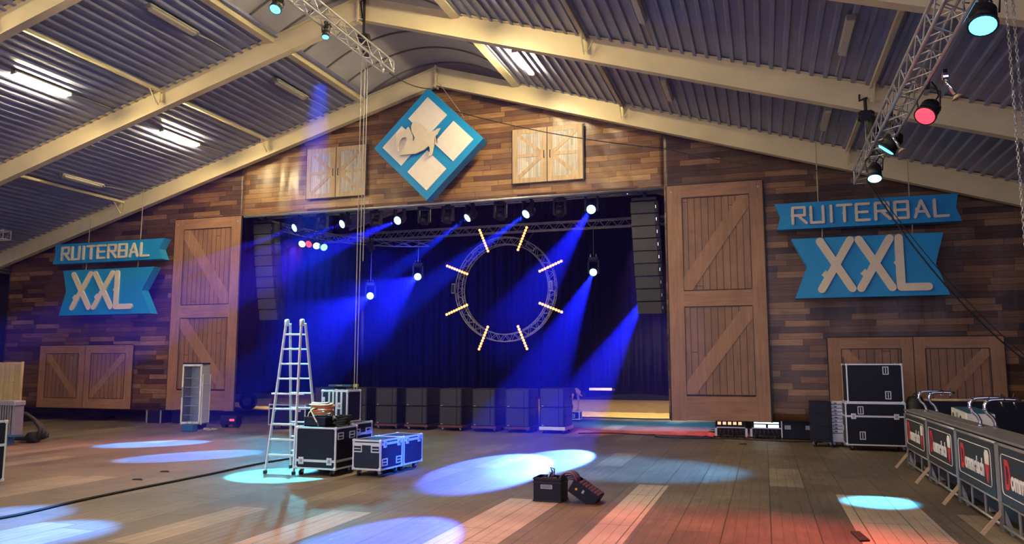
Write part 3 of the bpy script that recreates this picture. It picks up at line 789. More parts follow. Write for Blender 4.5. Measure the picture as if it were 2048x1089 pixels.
for (x, y, z, lb) in ((2.45, 10.9, 5.45, 'small brass-coloured cup clamp under the right truss near the red lamp'), (2.3, 14.1, 5.62, 'small brass-coloured cup clamp beside the paired cyan lamps')):
    t = thing('hanging_clamp', lb, 'clamp', (x, y, z))
    MB().cyl((0, 0, 0), (-.1, 0, .22), .025, n=10).build('stem', M_chrome, t, smooth=True)
    MB().cyl((0.01, 0, -.01), (.03, 0, -.05), .03, .075, n=14).build('cup', M_swood, t, smooth=True)
    b = MB(); b.cyl((-.13, 0, .25), (-.07, 0, .25), .05, n=12); b.box((-.1, 0, .3), (.05, .05, .08)); b.build('clamp_hook', M_chrome, t)

par((-3.35, 24.5, 6.0), (-3.2, 23.4, 0), 'dark-bodied red par lamp behind the right speaker column', M_lensr, (1, .12, .10), 4200, 70, top=6.5)
par((-3.5, 24.4, 5.7), (-3.6, 27.0, 0), 'dark-bodied cyan par lamp behind the right speaker column', M_lensc, CY, 4000, 55, top=6.2)
par((-14.6, 27.4, 6.6), (-13.5, 34.0, 3.0), 'added blue fill lamp on the curved truss, nearer one', M_lensb, (.02, .03, 1), 2200, 95, top=7.0)  # unseen blue fills added to stand in for glow scattered by the haze
par((-17.2, 25.6, 6.6), (-18.5, 33.0, 3.0), 'added blue fill lamp on the curved truss, behind the left column', M_lensb, (.02, .03, 1), 2200, 95, top=7.0)
par((2.14, 7.6, 5.55), (-6.6, 13.8, .4), 'blue par can on the right truss out past the picture edge', M_lensb, (.02, .12, 1), 30000, 8, top=5.9, blend=.8)
par((-9.25, 10.6, 9.4), (-8.3, 7.55, 0), 'cyan par can on the left truss out past the picture top', M_lensc, (.05, .3, 1), 30000, 10, top=9.75, r=.12)
# unseen lamps added to light the sand
def sand_fill(x, y, z, tgt, label, power, color=(1, .80, .42), ang=100):
    par((x, y, z), tgt, label, M_fill_lens, color, power, ang, r=.12, group='added lamps over the sand', thname='sand_fill_lamp')
sand_fill(-4.5, 29.6, 7.0, (-4.0, 32.6, 0), 'added warm lamp on the rear truss, lighting the yellow sand', 4200, ang=70)
sand_fill(-20.0, 32, 6.5, (-20.5, 36, 0), 'added warm lamp lighting the brown sand at the left', 5000, (1, .75, .45), ang=80)
for x, y, lb in ((-2.15, 36.2, 'added lit ceiling light behind the stage curtain, right slope, middle row'), (-6.05, 36.2, 'added lit ceiling light behind the stage curtain, right slope by the ridge'),
                 (-2.15, 42.2, 'added lit ceiling light furthest back, right slope, middle row'), (-17.55, 38.2, 'added lit ceiling light behind the stage curtain, left slope')):
    fixture(x, y, True, lb)  # unseen fittings added to brighten the sand

# ------------------------------------------------------------------ hoists, chains, cables
def hoist(x, y, ztop, zh, label, zb):
    t = thing('chain_hoist', label, 'hoist', (x, y, zh))
    b = MB(); b.box((0, 0, 0), (.24, .2, .2)); b.cyl((-.16, 0, 0), (.16, 0, 0), .1, n=14); b.build('motor', M_blackm, t, .02)
    b = MB(); b.tube([(0, 0, .1), (0, 0, ztop - zh)], .035, 6); b.tube([(-.09, .1, .5), (-.11, 0, ztop - zh - .05), (0.05, 0, ztop - zh)], .02, 6); b.build('black_sling', M_rubber, t)
    b = MB(); b.lathe([(.05, 0), (.11, -.1), (.12, -.32), (.06, -.45)], (.12, -.05, -.08), 10); b.build('chain_bag', M_rubber, t)
    b = MB(); b.tube([(0.02, 0, -.1), (0.02, 0, zb - zh)], .010, 5); b.tube([(-.02, 0, -.1), (-.02, 0, zb - zh)], .010, 5); b.build('lift_chain', M_steelrope, t)
    b = MB(); b.tube([(0, 0, zb - zh), (.03, 0, zb - zh - .06), (.0, 0, zb - zh - .1)], .02, 6); b.build('hook', M_blackm, t)
    return t
hoist(-9.55, 17.2, low(-9.75) + .5, 10.42, 'black chain hoist hanging at the ridge over the left truss end', 10.1)
hoist(2.2, 17.2, 7.55, 7.16, 'black chain hoist above the lower end of the right truss', 6.25)
t = thing('hanging_chain', 'pair of long hoist chains dropping from the left truss to behind the cases', 'chain', (-9.55, 17.2, .9))
b = MB(); b.tube([(-.03, 0, .1), (-.05, 0, 9.1)], .011, 5); b.tube([(.04, 0, .1), (.06, 0, 9.1)], .011, 5); b.build('chain_strand', M_steelrope, t)
b = MB(); b.box((0, 0, .05), (.12, .06, .1)); b.build('end_hook', M_blackm, t)
t = thing('hanging_chain', 'shorter single chain strand beside the hoist chains, ending in mid air', 'chain', (-9.42, 17.2, 4.6)); MB().tube([(0, 0, 0), (0, 0, 5.2)], .011, 5).build('chain_strand', M_steelrope, t)
t = thing('hanging_chain', 'heavy galvanised chain hanging at the right picture edge', 'chain', (3.3, 11.5, 3.3))
b = MB(); z = 0; k = 0
while z < 4.2:
    for off in (-.035, .045):
        P = []
        for a in range(9):
            an = 2 * PI * a / 8; u = .016 * math.cos(an); w = .034 * math.sin(an)
            P.append((off + (u if k % 2 else 0), 0 if k % 2 else u, z + w))
        b.tube(P, .006, 4)
    z += .052; k += 1
b.build('chain_links', M_galv, t)
def sag(a, c, s, n=20): 
    a = Vector(a); c = Vector(c); return [a.lerp(c, k / n) - Vector((0, 0, s * 4 * (k / n) * (1 - k / n))) for k in range(n + 1)]
def cable(name, label, pts, r, m, cat='cable'):
    o = Vector(pts[0]); b = MB(); b.tube([Vector(p) - o for p in pts], r, 6); ob = b.build(name, m); ob.location = o; return tag(ob, label, cat)
cable('black_cable', 'thin black cable from the left truss end to the tip of the diamond sign', sag((-9.15, 17.9, 9.7), (-9.7, 21.9, 10.72), .12), .014, M_rubber)
cable('black_cable', 'thin black cable crossing the header from the diamond sign to the right truss', sag((-8.9, 21.9, 9.9), (-2.5, 21.9, 8.15), .15) + sag((-2.5, 21.9, 8.15), (2.05, 17.8, 6.1), .12)[1:], .014, M_rubber)
cable('black_cable', 'black cable dropping from the right truss end across the larger XXL board, thicker one', sag((2.2, 17.6, 5.9), (4.9, 17.8, 2.1), .35), .016, M_rubber)
cable('black_cable', 'thin black cable beside the thicker one across the larger XXL board', sag((2.25, 17.6, 5.9), (5.0, 17.8, 2.1), .28), .009, M_rubber)
pts = [Vector((-9.61 + 0.03 * math.sin(k), 7.98, .02)) for k in range(1)]
fp = [(-10.2, 7.0), (-9.61, 7.98), (-9.72, 9.2), (-9.78, 10.28), (-9.80, 12.2), (-9.87, 14.26), (-9.5, 15.6), (-8.3, 16.6)]
sm = []
for i in range(len(fp) - 1):
    for k in range(6):
        q = k / 6; p0 = fp[max(i - 1, 0)]; p1 = fp[i]; p2 = fp[i + 1]; p3 = fp[min(i + 2, len(fp) - 1)]
        sm.append(tuple(.5 * (2 * p1[j] + (p2[j] - p0[j]) * q + (2 * p0[j] - 5 * p1[j] + 4 * p2[j] - p3[j]) * q * q + (3 * p1[j] - p0[j] - 3 * p2[j] + p3[j]) * q ** 3) for j in (0, 1)) + (.02,))
cable('floor_cable', 'dark cable lying across the floor toward the foot of the ladder', sm, .02, M_rubber)

# ------------------------------------------------------------------ line arrays
def array(xt, zt, xb, zb, y, label, w=.86):
    t = thing('line_array', label, 'speaker array', (xt, y, zt), 0, 'hanging speaker columns')
    n = 9; H = (zt - zb) / n
    for k in range(n):
        f = k / (n - 1); x = (xb - xt) * k / n; z = -H * (k + .5); yy = .25 * f * f; tilt = .03 + .14 * f
        R = Euler((tilt, 0, 0)).to_matrix()
        c = Vector((x, yy, z))
        b = MB(); b.box(c + R @ Vector((0, .23, 0)), (w - .03, .40, H - .02), R); cab = b.build('speaker_cabinet', M_black, t, .008)
        b = MB(); b.box(c + R @ Vector((-.05, .02, 0)), (w - .12, .03, H - .035), R); b.build('front_grille', M_grey2, cab)
        b = MB(); b.box(c + R @ Vector((w / 2 - .07, .0, 0)), (.02, .03, .10), R); b.build('rigging_pin', M_chrome, cab)
        b = MB(); b.box(c + R @ Vector((w / 2 - .01, .15, 0)), (.02, .2, H - .04), R); b.build('side_plate', M_blackm, cab)
    b = MB(); b.box((0, .2, .06), (w - .1, .5, .08)); b.box((0.0, .2, .2), (.1, .2, .2)); b.build('flying_frame', M_blackm, t)
    MB().tube([(0, .2, .2), (0, .3, .5)], .02, 6).build('sling', M_rubber, t)
array(-16.83, 7.05, -16.6, 3.6, 23.4, 'tall hanging black speaker column at the left side of the stage opening', .84)
array(-3.3, 6.98, -3.17, 3.55, 23.4, 'tall hanging black speaker column at the right side of the stage opening', .84)

# ------------------------------------------------------------------ casters, cases
def caster(parent, x, y, h=.12, rz=0):
    R = Matrix.Rotation(rz, 3, 'Z')
    b = MB(); b.box(Vector((x, y, h - .008)), (.09, .09, .014), R)
    o_ = R @ Vector((.03, 0, 0))
    for s in (-1, 1):
        q = R @ Vector((0, s * .024, 0)); b.bar(Vector((x, y, h - .015)) + q, Vector((x, y, h * .42)) + q + o_, .05, .006, R @ Vector((0, 1, 0)))
    c = b.build('caster', M_galv, parent)
    b = MB(); cc = Vector((x, y, h * .42)) + o_; ax = R @ Vector((0, .018, 0)); b.cyl(cc - ax, cc + ax, h * .42, n=14); b.build('wheel', M_rubber, c)
def case(label, loc, rz, w, d, h, lift=.13, lid=.85, handles=(), latches=(), mb=None, cat='flight case', group=None, body_m=None, name='flight_case', wheels=True, trim_m=None, vertical_bars=()):
    """origin at floor, centre of the footprint; body from lift up to lift+h"""
    t = thing(name, label, cat, loc, rz, group)
    X, Y, Z0, Z1 = w / 2, d / 2, lift, lift + h
    MB().bb((-X + .006, -Y + .006, Z0 + .006), (X - .006, Y - .006, Z1 - .006)).build('black_panels', body_m or M_black, t)
    e = .030; b = MB()
    for sx in (-1, 1):
        for sy in (-1, 1): b.bb((sx * X - (e if sx > 0 else 0), sy * Y - (e if sy > 0 else 0), Z0), (sx * X + (e if sx < 0 else 0), sy * Y + (e if sy < 0 else 0), Z1))
        for z in (Z0, Z1 - e): b.bb((sx * X - (e if sx > 0 else 0), -Y, z), (sx * X + (e if sx < 0 else 0), Y, z + e))
    for sy in (-1, 1):
        for z in (Z0, Z1 - e): b.bb((-X, sy * Y - (e if sy > 0 else 0), z), (X, sy * Y + (e if sy < 0 else 0), z + e))
    if lid:
        zl = Z0 + h * lid
        b.bb((-X - .002, -Y - .002, zl - .022), (X + .002, Y + .002, zl + .022))
        b.bb((-X - .004, -Y - .004, zl - .003), (X + .004, Y + .004, zl + .003))
    for u in vertical_bars: b.bb((u - .022, -Y - .003, Z0), (u + .022, Y + .003, Z1 + .003))
    b.build('edge_trim', trim_m or M_alu, t)
    for sx in (-1, 1):
        for sy in (-1, 1):
            for z in (Z0, Z1):
                c = MB(); c.box((sx * (X - .02), sy * (Y - .02), z + (.02 if z == Z0 else -.02)), (.062, .062, .062)); c.build('corner', trim_m or M_alu, t, .018)
    def place(face, u, z):
        if face == 'f': return Vector((u, -Y, z)), Matrix.Identity(3)
        if face == 'r': return Vector((X, u, z)), Matrix.Rotation(PI / 2, 3, 'Z')
        return Vector((-X, u, z)), Matrix.Rotation(-PI / 2, 3, 'Z')
    for (f, u, z, *rot) in handles:
        p, R = place(f, u, z); hw, hh = (.085, .055) if not rot else (.055, .085)
        b = MB()
        for s in (-1, 1):
            b.box(p + R @ Vector((s * hw, -.004, 0)), (.02, .012, 2 * hh + .02), R); b.box(p + R @ Vector((0, -.004, s * hh)), (2 * hw, .012, .02), R)
        b.box(p + R @ Vector((0, -.012, 0)), (hw * 1.5, .012, .018) if not rot else (.018, .012, hh * 1.5), R)
        hnd = b.build('handle', M_alu, t)
    for (f, u, z) in latches:
        p, R = place(f, u, z)
        b = MB(); b.box(p + R @ Vector((0, -.004, 0)), (.11, .012, .13), R); lt = b.build('latch', M_alu, t, .004)
        b = MB(); b.box(p + R @ Vector((0, -.014, 0)), (.05, .012, .06), R); b.cyl(p + R @ Vector((0, -.015, -.01)), p + R @ Vector((0, -.028, -.01)), .02, n=10); b.build('latch_turn', M_galv, lt)
    if wheels:
        for sx in (-1, 1):
            for sy in (-1, 1): caster(t, sx * (X - .1), sy * (Y - .1), lift, random.uniform(-2, 2))
    return t
case('big blue-black flight case in front with the hose on top, beside the ladder', (-7.88, 13.16, 0), -.03, .86, .75, .76, .12, lid=.2,
     handles=(('r', -.22, .72), ('r', .18, .72)), latches=(('f', -.3, .27), ('f', .3, .27)), group=None)
case('flight case directly behind the hose case, carrying the tall hinged case', (-7.93, 13.97, 0), -.03, .74, .74, .78, .12, lid=.72, handles=(('r', -.2, .72), ('r', .2, .72)))
case('tall hinged flight case standing upright with open front strips, on the rear case', (-8.08, 14.0, .9), -.05, .60, .5, .62, .0, lid=0, latches=(('f', -.07, .32), ('f', .12, .32)), wheels=False, vertical_bars=(-.12, -.03, .05, .16))
case('low blue-lit flight case in front with two handles, right of the hose case', (-6.92, 13.37, 0), -.07, .60, .78, .54, .12, lid=.86,
     handles=(('f', -.19, .5), ('f', .19, .5), ('r', -.25, .26), ('r', .25, .26)), latches=(('r', -.25, .58), ('r', .25, .58)), body_m=M_black_lit)
case('low blue-lit flight case behind the front low one', (-6.86, 14.2, 0), -.07, .58, .74, .54, .12, lid=.86, latches=(('r', -.25, .58), ('r', .22, .58)), body_m=M_black_lit)
case('black flight case on the floor behind the ladder', (-14.5, 22.1, 0), .0, 1.35, .7, .66, .12, lid=.8, latches=(('f', -.45, .62), ('f', .45, .62)))
case('big black flight case cropped by the left picture edge', (-12.42, 9.6, 0), .02, .9, .7, .98, .12, lid=.6, handles=(('r', 0, .5),), latches=(('f', .3, .72),))
# cases at the right
case('large black flight case on top of the two-case stack at the right', (2.47, 20.85, 1.13), .03, 1.24, .8, .92, .0, lid=0, handles=(('f', .25, .76, 1), ('f', .28, .18, 1)), wheels=False)
case('large black flight case at the bottom of the two-case stack, with a silver band', (2.46, 20.85, 0), .0, 1.32, .85, 1.0, .13, lid=.68,
     handles=(('f', -.32, .95, 1), ('f', -.30, .36, 1), ('l', .2, .5)), latches=(('f', -.48, .81), ('f', .45, .81)))
t = thing('amplifier_rack', 'black amplifier rack on castors left of the silver crate stack', 'rack', (1.3, 21.4, 0), -.05)
MB().bb((-.26, -.3, .13), (.26, .3, 1.12)).build('rack_shell', M_black, t, .01)
for k in range(3): MB().bb((-.2, -.315, .2 + .31 * k), (.2, -.3, .46 + .31 * k)).build('front_unit', M_black, t, .005)
for sx in (-1, 1):
    for sy in (-1, 1): caster(t, sx * .18, sy * .22, .13, random.uniform(-1, 1))
for k in range(9):
    z = .34 + k * .087
    t = thing('silver_crate', f'flat silver aluminium tray, number {["one from the floor", "two from the floor", "three from the floor", "four from the floor", "in the middle", "four from the top", "three from the top", "second from the top", "topmost"][k]} of the stack between rack and cases', 'tray', (1.70, 21.55 , z), random.uniform(-.04, .04), 'stack of silver trays')
    MB().bb((-.17, -.3, 0), (.17, .3, .07)).build('tray_body', M_alud, t, .01)
    MB().bb((-.178, -.308, .06), (.178, .308, .078)).build('tray_rim', M_alu, t)
    MB().bb((-.08, -.315, .025), (-.02, -.3, .05)).build('grip_hole', M_line, t)
t = thing('tray_dolly', 'low wheeled board under the silver tray stack', 'dolly', (1.70, 21.55, 0)); MB().bb((-.18, -.3, .12), (.18, .3, .335)).build('deck', M_alud, t, .01)
for sx in (-1, 1):
    for sy in (-1, 1): caster(t, sx * .12, sy * .22, .12, 0)

# ------------------------------------------------------------------ bass speaker stacks
order = ['first stack from the ladder end', 'second stack from the ladder end', 'third stack from the ladder end', 'fourth stack from the ladder end', 'fourth stack from the silver dolly', 'third stack from the silver dolly', 'stack next to the silver dolly', 'stack on the silver dolly']
sx_ = [-14.05, -11.9, -10.75, -9.55, -8.35, -7.25, -6.15, -5.05]
xs = [-13.79, -12.62, -11.54, -10.49, -9.33, -8.23, -7.15, -6.07]
proto = None
for i, x in enumerate(xs):
    last = i == len(xs) - 1
    y = 23.2
    t = thing('speaker_dolly', ('silver-edged wheeled dolly' if last else 'wheeled dolly with reddish edge') + f' under the {order[i]}', 'dolly', (x, y, 0), 0, 'dollies under the bass speakers')
    MB().bb((-.40, -.42, .1), (.40, .66, .17 if not last else .2)).build('deck', M_alu if last else M_dolly, t, .008)
    for a in (-1, 1):
        for c in (-1, 1): caster(t, a * .30, .12 + c * .44, .1, random.uniform(-2, 2))
    for k in range(2):
        z0 = (.17 if not last else .2) + .57 * k
        t = thing('bass_speaker', f'{"lower" if k == 0 else "upper"} black bass speaker in the {order[i]}', 'speaker', (x, y, z0), 0, 'black bass speakers in a row')
        MB().bb((-.385, -.39, .0), (.375, .62, .56)).build('cabinet', M_black, t, .012)
        MB().bb((-.34, -.402, .02), (.20, -.39, .54)).build('front_grille', M_grille, t, .006)
        MB().bb((.22, -.402, .02), (.34, -.39, .54)).build('side_grille', M_grille, t, .006)
        b = MB(); b.bb((.37, -.25, .25), (.380, -.10, .33)); b.bb((.37, .3, .25), (.380, .45, .33)); b.build('handle', M_rubber, t)
        MB().bb((-.32, -.408, .03), (-.26, -.40, .045)).build('badge', M_alu, t)
t = thing('blue_box', 'small blue-black box lying on top of the first bass speaker stack', 'box', (-13.3, 23.1, 1.32)); 
MB().bb((-.42, -.2, 0), (.42, .2, .07)).build('body', M_bluep, t, .01); MB().bb((-.1, -.22, .02), (.1, -.2, .05)).build('handle', M_galv, t)
t = thing('yellow_block', 'small yellow block on the bass speaker behind the tall hinged case', 'block', (-12.45, 23.0, 1.31)); MB().bb((-.07, -.06, 0), (.07, .06, .1)).build('body', M_yellow, t, .01)
t.location.x = -12.75

# ------------------------------------------------------------------ ladder
t = thing('step_ladder', 'tall aluminium telescopic step ladder lit cyan beside the hose case', 'ladder', (-8.66, 13.15, 0))
def lp(s, f, front=True):   # f 0 bottom .. 1 top
    if front: a = Vector((-.31 if s < 0 else .30, -.33, 0)); c = Vector((-.17, -.03, 2.82)) if s < 0 else Vector((.17, -.03, 2.82))
    else: a = Vector((-.30 if s < 0 else .33, .50, 0)); c = Vector((-.13, .05, 2.82)) if s < 0 else Vector((.21, .05, 2.82))
    return a.lerp(c, f)
for s in (-1, 1):
    MB().bar(lp(s, .0), lp(s, 1), .028, .06, (0, 1, 0)).build('front_rail', M_alu, t, .006)
    MB().bar(lp(s, .0, False), lp(s, 1, False), .028, .06, (0, 1, 0)).build('rear_rail', M_alu, t, .006)
    b = MB(); b.box(lp(s, 1) + Vector((0, .03, 0)), (.045, .13, .10)); b.cyl(lp(s, 1) + Vector((-.03, .03, .03)), lp(s, 1) + Vector((.03, .03, .03)), .055, n=14); b.build('hinge', M_alu, t, .01)
    for fr in (True, False): MB().box(lp(s, 0, fr) + Vector((0, 0, .03)), (.05, .08, .06)).build('rubber_foot', M_rubber, t, .008)
for k in range(9):
    f = .135 + k * .097 + .01
    f = (0.34 + .283 * k) / 2.82
    a, c = lp(-1, f), lp(1, f)
    ext = .10 if k == 4 else 0
    b = MB(); b.bar(a + Vector((-ext, 0, 0)), c + Vector((ext * 1.4, 0, 0)), .035, .035); b.build('rung', M_alu, t, .006)
    a, c = lp(-1, f, False), lp(1, f, False); b = MB(); b.bar(a, c, .03, .03); b.build('rear_rung', M_alu, t, .006)

# ------------------------------------------------------------------ things on the cases
def coil(cx, cy, cz, r0, r1, turns, pitch, jitter, n=28):
    P = []
    for k in range(int(turns * n)):
        a = 2 * PI * k / n; rr = r0 + (r1 - r0) * ((k // n) % 3) / 2 + jitter * math.sin(a * 1.7 + k // n)
        P.append((cx + rr * math.cos(a), cy + rr * math.sin(a) * .9, cz + pitch * k / n + jitter * .6 * math.sin(a * 2 + (k // n) * 1.3)))
    return P
t = thing('open_black_box', 'low black open box on the front flight case under the hose', 'box', (-7.99, 13.12, .88)); 
b = MB(); b.bb((-.24, -.2, 0), (.22, .2, .02)); b.bb((-.24, -.2, 0), (-.22, .2, .17)); b.bb((.2, -.2, 0), (.22, .2, .17)); b.bb((-.24, -.2, 0), (.22, -.18, .17)); b.bb((-.24, .18, 0), (.22, .2, .17)); b.build('box_shell', M_black, t, .004)
b = MB(); b.bb((-.25, -.21, .16), (.23, -.18, .18)); b.bb((-.25, .18, .16), (.23, .21, .18)); b.build('box_rim', M_blackm, t)
t = thing('coiled_hose', 'orange-pink hose coiled on the black box beside the ladder', 'hose', (-7.97, 13.12, 1.06))
P = coil(0, 0, .02, .19, .23, 7, .033, .012); P += [(.1, -.2, .2), (-.1, -.24, .12), (-.02, -.26, .0), (.06, -.28, -.1), (.11, -.3, -.165)][1:]
MB().tube(P, .016, 8).build('hose_coil', M_hose, t, smooth=True)
MB().cyl((.06, -.28, -.1), (.12, -.31, -.165), .018, .014).build('hose_fitting', M_chrome, t)
MB().tube([(-.21, 0, .1), (-.27, -.02, .06), (-.29, -.04, -.05), (-.285, -.05, -.15)], .016, 8).build('hose_end', M_hose, t, smooth=True)
t = thing('cable_heap', 'heap of coiled black cable on the front flight case beside the hose', 'cable', (-7.62, 13.25, .885))
for j in range(3):
    MB().tube(coil(.02 * j - .02, .03 * j, .02 + .05 * j, .09 + .03 * (2 - j), .15, 3, .02, .02), .014, 6).build('cable_coil', M_rubber, t, smooth=True)
b = MB(); b.cyl((-.2, -.06, .08), (-.12, -.08, .16), .03); b.build('plug', M_galv, t)
t = thing('metal_bracket', 'upright perforated metal bracket standing beside the tall hinged case', 'bracket', (-8.33, 13.75, .9))
b = MB(); b.bb((-.03, -.01, 0), (.03, .01, .46)); b.cyl((0, -.012, .46), (0, .012, .46), .03, n=14); b.build('plate', M_alu, t)
b = MB()
for z in (.1, .25, .4): b.cyl((0, -.013, z), (0, -.008, z), .012, n=8)
b.build('bolt_hole', M_line, t)

# ------------------------------------------------------------------ crates in the middle of the floor
def crate(t, w, d, h):
    b = MB(); b.bb((-w / 2, -d / 2, 0), (w / 2, d / 2, .015))
    for s in (-1, 1): b.bb((s * w / 2 - .008, -d / 2, 0), (s * w / 2 + .008, d / 2, h)); b.bb((-w / 2, s * d / 2 - .008, 0), (w / 2, s * d / 2 + .008, h))
    sh = b.build('crate_shell', M_black, t, .004)
    b = MB()
    for z in (h - .02, h - .07, .015):
        b.bb((-w / 2 - .015, -d / 2 - .015, z - .006), (w / 2 + .015, -d / 2 - .006, z + .008)); b.bb((-w / 2 - .015, -d / 2 - .015, z - .006), (-w / 2 - .006, d / 2 + .015, z + .008)); b.bb((w / 2 + .006, -d / 2 - .015, z - .006), (w / 2 + .015, d / 2 + .015, z + .008)); b.bb((-w / 2 - .015, d / 2 + .006, z - .006), (w / 2 + .015, d / 2 + .015, z + .008))
    b.build('crate_rib', M_blackm, t)
    b = MB(); b.bb((-.07, -d / 2 - .011, h - .11), (.07, -d / 2 - .006, h - .085)); b.build('grip_hole', M_line, t)
t = thing('storage_crate', 'upright black plastic crate with a grey label and cables inside, centre of the floor', 'crate', (-3.12, 11.62, 0), -.04); crate(t, .42, .34, .35)
MB().bb((-.10, -.187, .19), (.08, -.178, .25)).build('paper_label', M_galv, t)
b = MB()
for z in (.205, .22, .235): b.bb((-.09, -.189, z), (.06, -.1865, z + .005))
b.build('label_print', M_line, t)
def pile(t, n, w, d, z, m, nm, r=.010):
    for k in range(n):
        P = coil(random.uniform(-w, w), random.uniform(-d, d), z + .012 * k, .07, .11, 2.5, .012, .02); MB().tube(P, r, 6).build(nm, m, t, smooth=True)
c_ = thing('cable_pile', 'tangle of dark cables with steel clamps heaped in the upright crate', 'cable', (-3.12, 11.62, .22)); pile(c_, 6, .08, .05, .02, M_purple, 'cable_coil')
b = MB(); b.tube([(.02, 0, .1), (.03, -.01, .2), (.0, 0, .26), (.06, 0, .24), (.05, 0, .14)], .014, 6); b.cyl((-.02, -.02, .12), (.0, -.02, .19), .02); b.build('steel_clamp', M_chrome, c_)
t = thing('tilted_crate', 'black plastic crate tipped against the upright crate', 'crate', (-2.62, 11.62, .0), -.04)
sub = bpy.data.objects.new('crate_body', None)
R_ = Euler((0, .56, 0)).to_matrix().to_4x4()
def tilt_build(b, nm, m, par, **k):
    b.xf(Matrix.Translation((-.19, 0, .17)) @ R_); return b.build(nm, m, par, **k)
w, d, h = .42, .34, .20
b = MB(); b.bb((0, -d / 2, 0), (w, d / 2, .015))
for s in (0, 1): b.bb((s * w - .008, -d / 2, 0), (s * w + .008, d / 2, h))
for s in (-1, 1): b.bb((0, s * d / 2 - .008, 0), (w, s * d / 2 + .008, h))
tilt_build(b, 'crate_shell', M_black, t)
b = MB()
for k in range(7): b.bb((.07 + .05 * k, -.15, h - .035 + .008 * (k % 2)), (.11 + .05 * k, .15, h + .015))
tilt_build(b, 'violet_lid_slats', M_purple, t)
b = MB(); b.cyl((.09, -.181, .1), (.09, -.177, .1), .018, n=14); tilt_build(b, 'orange_sticker', M_orange, t)
b = MB(); b.bb((.18, -.182, .1), (.21, -.177, .15)); tilt_build(b, 'buckle', M_galv, t)
c_ = thing('cable_pile', 'bundle of dark cables lying over the tipped crate', 'cable', (-2.80, 11.6, .30))
for k in range(5): 
    P = [(-.02 + .16 * math.cos(a) * .8, -.12 + .055 * k, .02 + .11 * math.sin(a)) for a in [PI * q / 10 for q in range(-2, 13)]]
    MB().tube(P, .016, 6).build('cable_loop', M_purple, c_, smooth=True)
pile(c_, 2, .03, .05, .02, M_purple, 'cable_coil')

# ------------------------------------------------------------------ fridge and tools at the left
t = thing('display_fridge', 'white upright drinks fridge with a glass door in front of the tall barn door', 'fridge', (-17.4, 21.0, 0), .30)
w, d, z0, z1 = .62, .62, .16, 2.05
b = MB(); b.bb((-w / 2, -d / 2, z0), (-w / 2 + .04, d / 2, z1)); b.bb((w / 2 - .04, -d / 2, z0), (w / 2, d / 2, z1)); b.bb((-w / 2, d / 2 - .04, z0), (w / 2, d / 2, z1)); b.bb((-w / 2, -d / 2, z1 - .07), (w / 2, d / 2, z1)); b.bb((-w / 2, -d / 2, z0), (w / 2, d / 2, z0 + .05)); b.build('cabinet', M_fridge, t, .008)
MB().bb((-w / 2 + .045, d / 2 - .06, z0 + .06), (w / 2 - .045, d / 2 - .045, z1 - .08)).build('interior', M_fridgein, t)
for k in range(5):
    z = .45 + .29 * k; b = MB()
    for q in range(7): b.bb((-w / 2 + .05 + q * .085, -d / 2 + .08, z), (-w / 2 + .058 + q * .085, d / 2 - .06, z + .006))
    b.bb((-w / 2 + .045, -d / 2 + .08, z - .004), (w / 2 - .045, -d / 2 + .095, z + .016)); b.build('shelf', M_whitep, t)
b = MB()
for a, c in (((-w / 2, z0 + .02), (-w / 2 + .05, z1)), ((w / 2 - .05, z0 + .02), (w / 2, z1)), ((-w / 2, z1 - .06), (w / 2, z1)), ((-w / 2, z0 + .02), (w / 2, z0 + .09))): b.bb((a[0], -d / 2 - .045, a[1]), (c[0], -d / 2 - .005, c[1]))
dr = b.build('glass_door', M_fridge, t, .006)
MB().bb((-w / 2 + .05, -d / 2 - .03, z0 + .09), (w / 2 - .05, -d / 2 - .022, z1 - .06)).build('door_glass', M_glass, dr)
MB().tube([(-w / 2 + .03, -d / 2 - .05, 1.0), (-w / 2 + .03, -d / 2 - .08, 1.02), (-w / 2 + .03, -d / 2 - .08, 1.3), (-w / 2 + .03, -d / 2 - .05, 1.32)], .012, 6).build('door_handle', M_silver, dr)
MB().bb((-w / 2 - .004, -d / 2 - .03, z1), (w / 2, d / 2, z1 + .05)).build('top_board', M_black, t)
MB().bb((-w / 2 + .03, -d / 2 + .03, .04), (w / 2 - .03, d / 2 - .03, z0)).build('compressor_base', M_black, t)
b = MB()
for z in (.2, .63, 1.04, 1.42, 1.72): b.bb((w / 2 + .002, -d / 2 + .06, z), (w / 2 + .03, d / 2 + .02, z + .02))
b.bb((w / 2 + .002, -d / 2 + .02, .15), (w / 2 + .03, -d / 2 + .04, 1.74)); b.bb((w / 2 + .002, d / 2 , .15), (w / 2 + .03, d / 2 + .02, 1.74)); b.build('side_rack', M_whitep, t)
b = MB()
for sx in (-1, 1):
    for sy in (-1, 1): b.cyl((sx * .25, sy * .25, 0), (sx * .25, sy * .25, .05), .025)
b.build('foot', M_rubber, t)
t = thing('tool_case', 'small blue power-tool case on the floor in front of the fridge', 'tool case', (-16.95, 20.25, 0), .1)
MB().bb((-.2, -.13, 0), (.2, .13, .22)).build('case_body', M_bluep, t, .02)
MB().tube([(-.08, 0, .22), (-.08, 0, .3), (.08, 0, .3), (.08, 0, .22)], .014, 6).build('handle', M_galv, t)
t = thing('cable_pile', 'small heap of pale wires on the floor beside the blue tool case', 'cable', (-16.4, 20.5, 0)); pile(t, 3, .12, .08, .02, M_rope, 'cable_coil', .012)
t = thing('control_box', 'low black control box with a red display right of the fridge', 'control box', (-16.7, 21.9, 0), .2)
MB().bb((-.28, -.2, .1), (.28, .2, .38)).build('housing', M_black, t, .02); MB().bb((.05, -.215, .22), (.2, -.2, .28)).build('red_display', M_ledred, t)
for s in (-1, 1): MB().cyl((s * .2, -.12, .08), (s * .2, .12, .08), .08).build('wheel', M_rubber, t)
